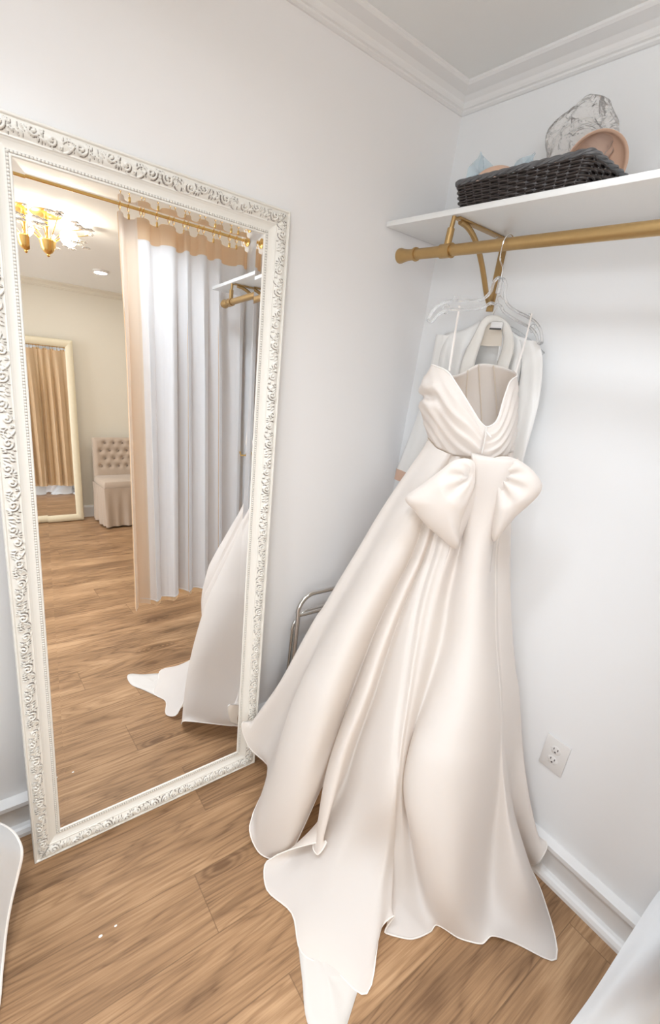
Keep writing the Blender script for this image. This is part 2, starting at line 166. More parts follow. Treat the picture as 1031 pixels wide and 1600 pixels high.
class MB:
    """collects shapes and links them as one mesh"""
    def __init__(s): s.V = []; s.F = []
    def add(s, V, F):
        n = len(s.V); s.V += [tuple(map(float, v)) for v in V]; s.F += [tuple(int(i) + n for i in f) for f in F]; return s
    def box(s, a, b, bev=0.0, M=None):
        a = np.array(a, float); b = np.array(b, float)
        lo = np.minimum(a, b); hi = np.maximum(a, b)
        if bev > 0:
            bm = bmesh.new(); bmesh.ops.create_cube(bm, size=1.0)
            for v in bm.verts: v.co = Vector(((lo + hi) / 2 + np.array(v.co) * (hi - lo)).tolist())
            bmesh.ops.bevel(bm, geom=list(bm.edges), offset=bev, segments=2, affect='EDGES', profile=0.5)
            bm.verts.index_update()
            V = [v.co.copy() for v in bm.verts]; F = [[v.index for v in f.verts] for f in bm.faces]; bm.free()
        else:
            V = [(x, y, z) for x in (lo[0], hi[0]) for y in (lo[1], hi[1]) for z in (lo[2], hi[2])]
            F = [(0, 1, 3, 2), (4, 6, 7, 5), (0, 4, 5, 1), (2, 3, 7, 6), (0, 2, 6, 4), (1, 5, 7, 3)]
        if M is not None: V = [M @ Vector(v) for v in V]
        return s.add(V, F)
    def tube(s, pts, r, n=10, closed=False, cap=True, flat=None):
        P = [Vector(p) for p in pts]; m = len(P)
        rr = r if hasattr(r, '__len__') else [r] * m
        V = []; F = []; up = None
        for i, p in enumerate(P):
            if closed: t = P[(i + 1) % m] - P[i - 1]
            else: t = P[min(i + 1, m - 1)] - P[max(i - 1, 0)]
            t.normalize()
            if up is None:
                up = Vector((0, 0, 1)) if abs(t.z) < 0.9 else Vector((1, 0, 0))
            x = up - t * up.dot(t)
            if x.length < 1e-6: x = t.orthogonal()
            x.normalize(); y = t.cross(x); up = x
            for k in range(n):
                a = 2 * PI * k / n
                V.append(p + (x * math.cos(a) + y * math.sin(a) * (flat or 1.0)) * rr[i])
        for i in range(m if closed else m - 1):
            j = (i + 1) % m
            for k in range(n):
                l = (k + 1) % n; F.append((i * n + k, i * n + l, j * n + l, j * n + k))
        if not closed and cap:
            F.append(tuple(range(n))[::-1]); F.append(tuple((m - 1) * n + k for k in range(n)))
        return s.add(V, F)
    def lathe(s, prof, M=None, n=32):
        """profile [(radius, height)] about local z"""
        V = []; F = []
        for r, h in prof:
            for k in range(n):
                a = 2 * PI * k / n; v = Vector((r * math.cos(a), r * math.sin(a), h)); V.append(M @ v if M else v)
        for i in range(len(prof) - 1):
            for k in range(n):
                l = (k + 1) % n; F.append((i * n + k, i * n + l, (i + 1) * n + l, (i + 1) * n + k))
        F.append(tuple(range(n))[::-1]); F.append(tuple((len(prof) - 1) * n + k for k in range(n)))
        return s.add(V, F)
    def ball(s, c, r, n=10, sc=(1, 1, 1)):
        prof = [(math.sin(PI * i / n) * 1.0 + 1e-5, -math.cos(PI * i / n)) for i in range(n + 1)]
        M = Matrix.Translation(Vector(c)) @ Matrix.Diagonal((r * sc[0], r * sc[1], r * sc[2], 1))
        return s.lathe(prof, M, n * 2 if n > 4 else 8)
    def build(s, name, mat, parent=None, smooth=True, auto=True):
        o = mesh_obj(name, s.V, s.F, mat, parent, smooth)
        if smooth and auto:
            try: o.data.set_sharp_from_angle(angle=math.radians(38))
            except Exception: pass
        return o
def catmull(P, m, closed=False):
    """resample a polyline by a centripetal-ish Catmull-Rom to m points, even in arc length"""
    P = np.asarray(P, float); n = len(P)
    Q = np.vstack([P[-1], P, P[0], P[1]]) if closed else np.vstack([2 * P[0] - P[1], P, 2 * P[-1] - P[-2]])
    seg = n if closed else n - 1; out = []
    for i in range(seg):
        p0, p1, p2, p3 = Q[i], Q[i + 1], Q[i + 2], Q[i + 3]
        d = np.linalg.norm(p2 - p1); a = np.linalg.norm(p1 - p0); b = np.linalg.norm(p3 - p2)
        t1 = (p2 - p0) * (d / (a + d + 1e-9)); t2 = (p3 - p1) * (d / (b + d + 1e-9))
        for t in np.linspace(0, 1, 16, endpoint=False):
            t_2, t_3 = t * t, t * t * t
            out.append((2 * t_3 - 3 * t_2 + 1) * p1 + (t_3 - 2 * t_2 + t) * t1 + (-2 * t_3 + 3 * t_2) * p2 + (t_3 - t_2) * t2)
    out.append(P[0] if closed else P[-1]); out = np.array(out)
    L = np.r_[0, np.cumsum(np.linalg.norm(np.diff(out, axis=0), axis=1))]
    u = np.linspace(0, L[-1], m)
    return np.stack([np.interp(u, L, out[:, k]) for k in range(3)], axis=1)
def loft(cols, rows, sub, closed=False):
    """cols: control polylines; returns grid [nc, rows, 3]"""
    G = np.array([catmull(c, rows) for c in cols])
    nc = len(cols); total = (nc if closed else nc - 1) * sub + (0 if closed else 1)
    out = np.zeros((total, rows, 3))
    for r in range(rows):
        Q = G[:, r]; n = nc
        for i in range(n if closed else n - 1):
            if closed: p0, p1, p2, p3 = Q[i - 1], Q[i], Q[(i + 1) % n], Q[(i + 2) % n]
            else: p0 = Q[i - 1] if i else 2 * Q[0] - Q[1]; p1, p2 = Q[i], Q[i + 1]; p3 = Q[i + 2] if i + 2 < n else 2 * Q[-1] - Q[-2]
            d = np.linalg.norm(p2 - p1); a = np.linalg.norm(p1 - p0); b = np.linalg.norm(p3 - p2)
            t1 = (p2 - p0) * (d / (a + d + 1e-9)); t2 = (p3 - p1) * (d / (b + d + 1e-9))
            for k in range(sub):
                t = k / sub; a2, a3 = t * t, t ** 3
                out[i * sub + k, r] = (2 * a3 - 3 * a2 + 1) * p1 + (a3 - 2 * a2 + t) * t1 + (-2 * a3 + 3 * a2) * p2 + (a3 - a2) * t2
        if not closed: out[-1, r] = Q[-1]
    return out
def grid_faces(nu, nv, closed_u=False, off=0):
    F = []
    for i in range(nu if closed_u else nu - 1):
        j = (i + 1) % nu
        for k in range(nv - 1): F.append((off + i * nv + k, off + j * nv + k, off + j * nv + k + 1, off + i * nv + k + 1))
    return F
def grid_obj(name, G, mat, parent=None, closed=False, thick=0.0, offset=0.0):
    nu, nv = G.shape[:2]
    uu, vv = np.meshgrid(np.linspace(0, 1, nu), np.linspace(0, 1, nv), indexing='ij')
    o = mesh_obj(name, G.reshape(-1, 3), grid_faces(nu, nv, closed), mat, parent, uv=np.stack([uu.ravel(), vv.ravel()], 1))
    if thick:
        m = o.modifiers.new('thickness', 'SOLIDIFY'); m.thickness = thick; m.offset = offset
    return o

# ------------------------------------------------------------------ materials
def nt(name):
    m = bpy.data.materials.new(name); m.use_nodes = True; t = m.node_tree; t.nodes.clear()
    out = t.nodes.new('ShaderNodeOutputMaterial'); return m, t, out
def pbsdf(t, col, rough, **k):
    b = t.nodes.new('ShaderNodeBsdfPrincipled'); b.inputs['Base Color'].default_value = (*col, 1); b.inputs['Roughness'].default_value = rough
    for n, v in k.items(): b.inputs[n.replace('_', ' ')].default_value = v
    return b
def N(t, kind, **inp):
    n = t.nodes.new(kind)
    for k, v in inp.items():
        if hasattr(n, k) and not k[0].isupper(): setattr(n, k, v)
        else: n.inputs[k.replace('_', ' ')].default_value = v
    return n
def simple(name, col, rough=0.5, noise=0.0, nscale=30, bump=0.0, **k):
    m, t, out = nt(name); b = pbsdf(t, col, rough, **k); t.links.new(b.outputs[0], out.inputs[0])
    if noise or bump:
        tc = N(t, 'ShaderNodeTexCoord'); nz = N(t, 'ShaderNodeTexNoise', Scale=nscale, Detail=4.0)
        t.links.new(tc.outputs['Object'], nz.inputs['Vector'])
        if noise:
            mx = N(t, 'ShaderNodeMixRGB', blend_type='MIX'); mx.inputs[1].default_value = (*[c * (1 - noise) for c in col], 1); mx.inputs[2].default_value = (*[min(1, c * (1 + noise)) for c in col], 1)
            t.links.new(nz.outputs['Fac'], mx.inputs[0]); t.links.new(mx.outputs[0], b.inputs['Base Color'])
        if bump:
            bp = N(t, 'ShaderNodeBump', Strength=bump, Distance=0.002); t.links.new(nz.outputs['Fac'], bp.inputs['Height']); t.links.new(bp.outputs[0], b.inputs['Normal'])
    return m
def cloth(name, col, trans=0.3, tcol=None, rough=0.6, weave=1200, bump=0.08, sheen=0.3, alpha=1.0, wrinkle=0.0):
    m, t, out = nt(name); b = pbsdf(t, col, rough); b.inputs['Sheen Weight'].default_value = sheen; b.inputs['Specular IOR Level'].default_value = 0.25
    tr = N(t, 'ShaderNodeBsdfTranslucent'); tr.inputs[0].default_value = (*(tcol or col), 1)
    mx = N(t, 'ShaderNodeMixShader'); mx.inputs[0].default_value = trans
    tc = N(t, 'ShaderNodeTexCoord'); nz = N(t, 'ShaderNodeTexNoise', Scale=weave, Detail=1.0); t.links.new(tc.outputs['Object'], nz.inputs['Vector'])
    bp = N(t, 'ShaderNodeBump', Strength=bump, Distance=0.001); t.links.new(nz.outputs['Fac'], bp.inputs['Height'])
    if wrinkle:
        n2 = N(t, 'ShaderNodeTexNoise', Scale=9.0, Detail=4.0, Distortion=0.8); t.links.new(tc.outputs['Object'], n2.inputs['Vector'])
        b2 = N(t, 'ShaderNodeBump', Strength=wrinkle, Distance=0.02); t.links.new(n2.outputs['Fac'], b2.inputs['Height']); t.links.new(bp.outputs[0], b2.inputs['Normal']); bp = b2
    t.links.new(bp.outputs[0], b.inputs['Normal']); t.links.new(bp.outputs[0], tr.inputs['Normal'])
    t.links.new(b.outputs[0], mx.inputs[1]); t.links.new(tr.outputs[0], mx.inputs[2])
    if alpha < 1:
        tp = N(t, 'ShaderNodeBsdfTransparent'); m2 = N(t, 'ShaderNodeMixShader'); m2.inputs[0].default_value = alpha
        t.links.new(tp.outputs[0], m2.inputs[1]); t.links.new(mx.outputs[0], m2.inputs[2]); t.links.new(m2.outputs[0], out.inputs[0])
    else: t.links.new(mx.outputs[0], out.inputs[0])
    return m
def emit(name, col, s):
    m, t, out = nt(name); e = N(t, 'ShaderNodeEmission'); e.inputs[0].default_value = (*col, 1); e.inputs[1].default_value = s; t.links.new(e.outputs[0], out.inputs[0]); return m
def clear(name, tint=(1, 1, 1), refl=0.25, rough=0.05, haze=0.12, crease=0, milk=0.35):
    """thin clear plastic: mostly see-through, reflecting at grazing angles, slightly milky"""
    m, t, out = nt(name)
    tp = N(t, 'ShaderNodeBsdfTransparent'); tp.inputs[0].default_value = (*tint, 1)
    gl = N(t, 'ShaderNodeBsdfGlossy'); gl.inputs['Roughness'].default_value = rough
    df = N(t, 'ShaderNodeBsdfDiffuse'); df.inputs[0].default_value = (0.9, 0.9, 0.9, 1)
    lw = N(t, 'ShaderNodeLayerWeight'); lw.inputs[0].default_value = refl
    m0 = N(t, 'ShaderNodeMixShader'); m0.inputs[0].default_value = haze; t.links.new(tp.outputs[0], m0.inputs[1]); t.links.new(df.outputs[0], m0.inputs[2])
    mx = N(t, 'ShaderNodeMixShader'); t.links.new(lw.outputs['Fresnel'], mx.inputs[0]); t.links.new(m0.outputs[0], mx.inputs[1])
    m3 = N(t, 'ShaderNodeMixShader'); m3.inputs[0].default_value = milk; t.links.new(gl.outputs[0], m3.inputs[1]); t.links.new(df.outputs[0], m3.inputs[2]); t.links.new(m3.outputs[0], mx.inputs[2])
    if crease:
        tc = N(t, 'ShaderNodeTexCoord'); vo = N(t, 'ShaderNodeTexNoise', Scale=crease, Detail=3.0, Distortion=2.0); t.links.new(tc.outputs['Object'], vo.inputs['Vector'])
        bp = N(t, 'ShaderNodeBump', Strength=1.0, Distance=0.03); t.links.new(vo.outputs['Fac'], bp.inputs['Height'])
        for q in (gl, df): t.links.new(bp.outputs[0], q.inputs['Normal'])
        t.links.new(bp.outputs[0], lw.inputs['Normal'])
    t.links.new(mx.outputs[0], out.inputs[0]); return m

M_wall = simple('wall_paint', (0.89, 0.88, 0.88), 0.65, noise=0.01, nscale=2, bump=0.03)
M_wall_cool = simple('wall_paint_cool', (0.88, 0.885, 0.89), 0.6, noise=0.01, nscale=2, bump=0.03)
M_outer = simple('outer_wall_paint', (0.78, 0.73, 0.63), 0.65, noise=0.01, nscale=2)
M_ceil = simple('ceiling_paint', (0.90, 0.905, 0.89), 0.8, noise=0.01, nscale=3)
M_trim = simple('trim_paint', (0.86, 0.85, 0.84), 0.35)
M_shelf = simple('shelf_paint', (0.88, 0.885, 0.875), 0.35)
M_gold = simple('brushed_gold', (0.47, 0.31, 0.135), 0.38, noise=0.06, nscale=60, Metallic=0.85)
M_goldshiny = simple('polished_gold', (0.80, 0.52, 0.18), 0.25, Metallic=0.9)
M_chrome = simple('chrome', (0.75, 0.74, 0.72), 0.12, Metallic=1.0)
M_frame = None
M_gown = cloth('gown_organza', (0.87, 0.835, 0.805), 0.33, (0.98, 0.84, 0.70), 0.55, 1500, 0.05, 0.35)
M_gown_in = cloth('gown_lining', (0.88, 0.80, 0.70), 0.25, (0.9, 0.78, 0.62), 0.6, 1500, 0.05, 0.2)
M_hem = cloth('hem_roll', (0.93, 0.88, 0.83), 0.1, None, 0.5, 900, 0.05)
M_train = cloth('train_lining', (0.80, 0.76, 0.72), 0.15, None, 0.45, 1500, 0.04)
M_robe = cloth('robe_satin', (0.95, 0.94, 0.92), 0.1, (0.95, 0.91, 0.86), 0.45, 1300, 0.05, 0.3)
M_collar = cloth('robe_band', (0.92, 0.89, 0.84), 0.15, None, 0.4, 1300, 0.05, 0.3)
M_lace = cloth('peach_lace', (0.80, 0.55, 0.42), 0.2, None, 0.7, 220, 0.9, 0.2)
M_lining = cloth('curtain_lining', (0.95, 0.95, 0.96), 0.12, (0.9, 0.86, 0.8), 0.75, 900, 0.10, 0.2, wrinkle=0.15)
M_curt = cloth('curtain_gold', (0.89, 0.72, 0.50), 0.35, (0.95, 0.66, 0.36), 0.42, 700, 0.12, 0.3, wrinkle=0.12)
M_sheer = cloth('curtain_edge', (0.97, 0.88, 0.76), 0.3, (0.98, 0.85, 0.68), 0.5, 700, 0.12, 0.3)
M_white = cloth('white_fabric', (0.87, 0.89, 0.91), 0.12, None, 0.6, 900, 0.06, 0.2, wrinkle=0.1)
M_clear = clear('clear_plastic', (1, 1, 1), 0.30, 0.04, 0.14, milk=0.6)
M_bag = clear('clear_film', (1, 0.99, 0.98), 0.16, 0.15, 0.12, crease=14, milk=0.75)
M_tulle = cloth('blue_tulle', (0.60, 0.76, 0.85), 0.3, None, 0.6, 600, 0.2, 0.2, alpha=0.62)
M_peach = simple('peach_foam', (0.83, 0.55, 0.40), 0.55, noise=0.03, nscale=20)
M_plate = simple('outlet_plate', (0.80, 0.78, 0.76), 0.3)
M_slot = simple('outlet_slot', (0.05, 0.04, 0.04), 0.6)
M_dark = simple('dark_print', (0.06, 0.06, 0.06), 0.5)
M_chair = cloth('chair_linen', (0.50, 0.40, 0.32), 0.0, None, 0.85, 500, 0.3, 0.2, wrinkle=0.1)
M_button = simple('chair_button', (0.28, 0.22, 0.18), 0.8)
M_frame2 = simple('cream_frame', (0.78, 0.70, 0.52), 0.45, noise=0.05, nscale=40)
M_lint = simple('paper_scrap', (0.9, 0.88, 0.84), 0.8)
M_glow = emit('lamp_glow', (1.0, 0.97, 0.92), 14.0)
M_glow4 = emit('fill_bowl_glow', (0.9, 0.95, 1.0), 3.0)
M_bulb = emit('bulb_glow', (1.0, 0.95, 0.86), 9.0)
def make_mirror_mat(name, col):
    m, t, out = nt(name); g = N(t, 'ShaderNodeBsdfGlossy'); g.inputs[0].default_value = (*col, 1); g.inputs['Roughness'].default_value = 0.0
    t.links.new(g.outputs[0], out.inputs[0]); return m
M_mirror = make_mirror_mat('silvered_glass', (0.93, 0.935, 0.94))
def make_crystal():
    m, t, out = nt('crystal'); b = pbsdf(t, (0.95, 0.93, 0.9), 0.05); b.inputs['Transmission Weight'].default_value = 0.5; b.inputs['Specular IOR Level'].default_value = 0.8
    t.links.new(b.outputs[0], out.inputs[0]); return m
M_crystal = make_crystal()
def make_frame_mat():
    # aged white paint; shade in the carving's hollows is painted into the colour
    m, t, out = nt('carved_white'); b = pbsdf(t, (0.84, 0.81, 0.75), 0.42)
    at = N(t, 'ShaderNodeAttribute', attribute_name='hollow_shade'); cr = N(t, 'ShaderNodeMixRGB')
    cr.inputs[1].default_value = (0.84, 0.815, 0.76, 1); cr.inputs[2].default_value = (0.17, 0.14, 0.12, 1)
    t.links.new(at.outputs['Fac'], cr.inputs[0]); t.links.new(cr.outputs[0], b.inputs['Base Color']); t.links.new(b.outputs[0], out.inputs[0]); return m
M_frame = make_frame_mat()
def make_floor():
    m, t, out = nt('oak_planks'); L = t.links.new
    tc = N(t, 'ShaderNodeTexCoord'); sx = N(t, 'ShaderNodeSeparateXYZ'); L(tc.outputs['Object'], sx.inputs[0])
    def math_(op, a, b=None, **k):
        n = N(t, 'ShaderNodeMath', operation=op)
        for i, v in enumerate((a, b)):
            if v is None: continue
            if isinstance(v, (int, float)): n.inputs[i].default_value = v
            else: L(v, n.inputs[i])
        return n.outputs[0]
    yr = math_('DIVIDE', math_('ADD', sx.outputs['Y'], 0.245 + 18.1), 0.181)
    row = math_('FLOOR', yr); fy = math_('FRACT', yr)
    wn = N(t, 'ShaderNodeTexWhiteNoise', noise_dimensions='1D'); L(row, wn.inputs['W'])
    xr = math_('DIVIDE', math_('ADD', math_('ADD', sx.outputs['X'], 20.0), math_('MULTIPLY', wn.outputs['Value'], 1.22)), 1.22)
    cell = math_('FLOOR', xr); fx = math_('FRACT', xr)
    cid = math_('ADD', math_('MULTIPLY', row, 17.31), cell)
    w2 = N(t, 'ShaderNodeTexWhiteNoise', noise_dimensions='1D'); L(cid, w2.inputs['W'])
    # each plank gets its own piece of grain
    cb = N(t, 'ShaderNodeCombineXYZ'); L(sx.outputs['X'], cb.inputs[0]); L(sx.outputs['Y'], cb.inputs[1]); L(math_('MULTIPLY', w2.outputs['Value'], 37.0), cb.inputs[2])
    mp = N(t, 'ShaderNodeMapping'); mp.inputs['Scale'].default_value = (0.55, 5.0, 1.0); L(cb.outputs[0], mp.inputs[0])
    big = N(t, 'ShaderNodeTexNoise', Scale=1.7, Detail=3.0, Roughness=0.55, Distortion=0.6); L(mp.outputs[0], big.inputs['Vector'])
    rings = math_('FRACT', math_('MULTIPLY', big.outputs['Fac'], 13.0))
    tri = math_('ABSOLUTE', math_('SUBTRACT', rings, 0.5))
    ringc = math_('POWER', math_('MULTIPLY', tri, 2.0), 2.2)
    mp2 = N(t, 'ShaderNodeMapping'); mp2.inputs['Scale'].default_value = (3.0, 110.0, 1.0); L(cb.outputs[0], mp2.inputs[0])
    fib = N(t, 'ShaderNodeTexNoise', Scale=1.6, Detail=5.0, Roughness=0.65); L(mp2.outputs[0], fib.inputs['Vector'])
    mp3 = N(t, 'ShaderNodeMapping'); mp3.inputs['Scale'].default_value = (1.6, 6.0, 1.0); L(cb.outputs[0], mp3.inputs[0])
    blot = N(t, 'ShaderNodeTexNoise', Scale=1.3, Detail=2.0); L(mp3.outputs[0], blot.inputs['Vector'])
    ramp = N(t, 'ShaderNodeValToRGB'); e = ramp.color_ramp.elements
    e[0].position = 0.30; e[0].color = (0.165, 0.088, 0.043, 1); e[1].position = 0.66; e[1].color = (0.540, 0.340, 0.190, 1)
    mid = ramp.color_ramp.elements.new(0.52); mid.color = (0.380, 0.222, 0.115, 1)
    v = math_('ADD', math_('MULTIPLY', fib.outputs['Fac'], 0.42), math_('MULTIPLY', blot.outputs['Fac'], 0.52))
    v = math_('SUBTRACT', v, math_('MULTIPLY', ringc, 0.12))
    v = math_('ADD', v, math_('MULTIPLY', math_('SUBTRACT', w2.outputs['Value'], 0.5), 0.09))
    v = math_('ADD', v, 0.05)
    # knots
    mk_ = N(t, 'ShaderNodeMapping'); mk_.inputs['Scale'].default_value = (1.9, 5.2, 1.0); L(cb.outputs[0], mk_.inputs[0])
    kn = N(t, 'ShaderNodeTexVoronoi', Scale=0.9); L(mk_.outputs[0], kn.inputs['Vector'])
    kd = math_('MAXIMUM', math_('SUBTRACT', 1.0, math_('MULTIPLY', kn.outputs['Distance'], 4.2)), 0.0)
    kr = math_('ADD', 0.5, math_('MULTIPLY', math_('SINE', math_('MULTIPLY', kn.outputs['Distance'], 150.0)), 0.5))
    v = math_('SUBTRACT', v, math_('MULTIPLY', math_('MULTIPLY', kd, 0.30), math_('ADD', 0.55, math_('MULTIPLY', kr, 0.6))))
    L(v, ramp.inputs[0])
    gy = math_('MINIMUM', fy, math_('SUBTRACT', 1.0, fy)); gx = math_('MINIMUM', fx, math_('SUBTRACT', 1.0, fx))
    gap = math_('MAXIMUM', math_('LESS_THAN', gy, 0.008), math_('LESS_THAN', gx, 0.0012))
    mx = N(t, 'ShaderNodeMixRGB'); mx.inputs[2].default_value = (0.16, 0.09, 0.045, 1); L(math_('MULTIPLY', gap, 0.6), mx.inputs[0]); L(ramp.outputs[0], mx.inputs[1])
    b = pbsdf(t, (1, 1, 1), 0.42); b.inputs['Specular IOR Level'].default_value = 0.35; L(mx.outputs[0], b.inputs['Base Color'])
    bp = N(t, 'ShaderNodeBump', Strength=0.12, Distance=0.002); L(math_('SUBTRACT', fib.outputs['Fac'], gap), bp.inputs['Height']); L(bp.outputs[0], b.inputs['Normal'])
    L(b.outputs[0], out.inputs[0]); return m
M_floor = make_floor()

# ------------------------------------------------------------------ the setting
def struct(name, mb, mat, smooth=False):
    return tag(mb.build(name, mat, None, smooth=smooth), kind='structure')
H = 2.44; XL = -2.05; YF = -4.50; XO0, XO1 = -3.6, 2.2
struct('floor', MB().box((XO0, YF - .1, -0.06), (XO1, 0.1, 0)), M_floor)
struct('ceiling', MB().box((XO0, YF - .1, H), (XO1, 0.1, H + 0.06)), M_ceil)
struct('wall_back', MB().box((XL - .1, 0, 0), (0.1, 0.1, H)), M_wall)
struct('wall_right', MB().box((0, -1.56, 0), (0.1, 0.0, H)), M_wall_cool)
struct('wall_left', MB().box((XL - .1, -1.56, 0), (XL, 0.0, H)), M_wall)
struct('wall_outer_far', MB().box((XO0, YF - .1, 0), (XO1, YF, H)), M_outer)
wn = struct('fill_window_1', MB().box((XO0 - .02, -4.30, .45), (XO0 + .03, -4.22, 2.25)).box((XO0 - .02, -2.38, .45), (XO0 + .03, -2.30, 2.25)).box((XO0 - .02, -4.22, 2.17), (XO0 + .03, -2.38, 2.25)).box((XO0 - .02, -4.22, .45), (XO0 + .05, -2.38, .53)).box((XO0 - .02, -3.32, .53), (XO0 + .02, -3.28, 2.17)), M_trim)  # unseen window, added to send soft light through the doorway
MB().box((XO0 + .001, -4.22, .53), (XO0 + .006, -2.38, 2.17)).build('pane', emit('fill_pane', (0.9, 0.95, 1.0), 3.0), wn)
al = area_lamp('window_fill', (XO0 + .06, -3.30, 1.35), 1.6, WINDOW_WATTS, WINDOW_COLOR, rot=(PI / 2, 0, -PI / 2)); al.data.shape = 'RECTANGLE'; al.data.size = 1.8; al.data.size_y = 1.6
struct('wall_outer_left', MB().box((XO0 - .1, YF, 0), (XO0, 0.1, H)), M_outer)
struct('wall_outer_right', MB().box((XO1, YF, 0), (XO1 + .1, 0.1, H)), M_outer)
struct('wall_outer_near_right', MB().box((0.1, -1.56, 0), (XO1, -1.46, H)), M_outer)
struct('wall_outer_near_left', MB().box((XO0, -1.56, 0), (XL - .1, -1.46, H)), M_outer)
def run_profile(prof, path, closed=False):
    """sweep a 2-D profile (out, z) along wall runs given as (start, end, inward normal); mitred at ends"""
    mb = MB()
    for (a, b, nrm, ma, mb_) in path:
        a = np.array(a, float); b = np.array(b, float); nrm = np.array(nrm, float); d = (b - a) / np.linalg.norm(b - a)
        V = []
        for (o, z) in prof:
            V.append((*(a + nrm * o + d * o * ma), z)); V.append((*(b + nrm * o - d * o * mb_), z))
        n = len(prof); F = [(2 * i, 2 * ((i + 1) % n), 2 * ((i + 1) % n) + 1, 2 * i + 1) for i in range(n)]
        F.append([2 * i for i in range(n)][::-1]); F.append([2 * i + 1 for i in range(n)])
        mb.add(V, F)
    return mb
crown = [(0, 2.385), (0.006, 2.385), (0.012, 2.389), (0.012, 2.395), (0.018, 2.397), (0.022, 2.402), (0.026, 2.410), (0.040, 2.420), (0.060, 2.425), (0.072, 2.428), (0.078, 2.433), (0.078, H), (0, H)]
base = [(0, 0), (0.046, 0), (0.045, 0.012), (0.038, 0.022), (0.030, 0.026), (0.018, 0.028), (0.018, 0.092), (0.024, 0.098), (0.030, 0.104), (0.034, 0.112), (0.034, 0.126), (0.004, 0.132), (0, 0.132)]
struct('trim_1', run_profile(crown, [((XL, 0), (0, 0), (0, -1), 1, 1)]), M_trim)
struct('trim_2', run_profile(crown, [((0, -1.56), (0, 0), (-1, 0), 0, 1)]), M_trim)
struct('trim_3', run_profile(crown, [((XO0, YF), (XO1, YF), (0, 1), 1, 1)]), M_outer)
struct('baseboard_back', run_profile(base, [((XL, 0), (0, 0), (0, -1), 1, 1)]), M_trim)
struct('baseboard_right', run_profile(base, [((0, -1.56), (0, 0), (-1, 0), 0, 1)]), M_trim)
struct('baseboard_outer', run_profile([(0, 0), (.02, 0), (.02, .11), (.012, .13), (0, .13)], [((XO0, YF), (XO1, YF), (0, 1), 1, 1)]), M_trim)

# ceiling lamps (recessed cans; all but one are added)
def recessed(x, y, watts, label, size=0.15, col=(0.92, 0.96, 1.0), lamp=0.40, spread=140):
    r = empty('recessed_light', (x, y, H))
    tag(r, label, 'ceiling light', 'recessed ceiling lights')
    MB().lathe([(size * .5, H - .001), (size * .62, H - .001), (size * .62, H - .006), (size * .5, H - .010)], Matrix.Translation((x, y, 0)), 40).build('trim_ring', M_trim, r)
    MB().lathe([(0.001, H - .004), (size * .5, H - .004), (size * .5, H - .002), (0.001, H - .002)], Matrix.Translation((x, y, 0)), 40).build('lens', M_glow, r)
    al = area_lamp('recessed_lamp', (x, y, H - .02), lamp, watts, col, spread=spread); al.parent = r; al.matrix_parent_inverse = r.matrix_world.inverted()
    return r
PX, PY = -1.28, -0.78
pn = empty('fill_ceiling_light', (PX, PY, H)); tag(pn, 'fill light added on the fitting room ceiling as a round opal glass bowl, out of the picture', 'ceiling light')
TP = Matrix.Translation((PX, PY, 0))
MB().lathe([(.001, H - .001), (.215, H - .001), (.215, H - .022), (.205, H - .026), (.001, H - .026)], TP, 48).build('base', M_trim, pn)
MB().lathe([(.001, H - .068), (.06, H - .066), (.12, H - .058), (.165, H - .044), (.19, H - .0265), (.001, H - .0262)], TP, 48).build('glass_bowl', M_glow4, pn)
al = area_lamp('fill_bowl_lamp', (PX, PY, H - .075), .38, DOME_WATTS, DOME_COLOR, spread=165); al.parent = pn; al.matrix_parent_inverse = pn.matrix_world.inverted()
for x, y, wt in FILL_DOWN_LAMPS: recessed(x, y, wt, 'recessed fill downlight added over the fitting room, out of the picture', .12, (.86, .93, 1.0), .16, 125)
for i, (x, y, wt) in enumerate(OUTER_LAMPS):
    recessed(x, y, wt, 'round lit recessed ceiling lamp seen in the mirror left of the curtain' if i == 0 else 'recessed ceiling lamp added to the outer room, out of view', 0.10 if i == 0 else .15, (0.98, 0.97, 0.93), 0.10 if i == 0 else 0.3, 180 if i < 3 else 150)

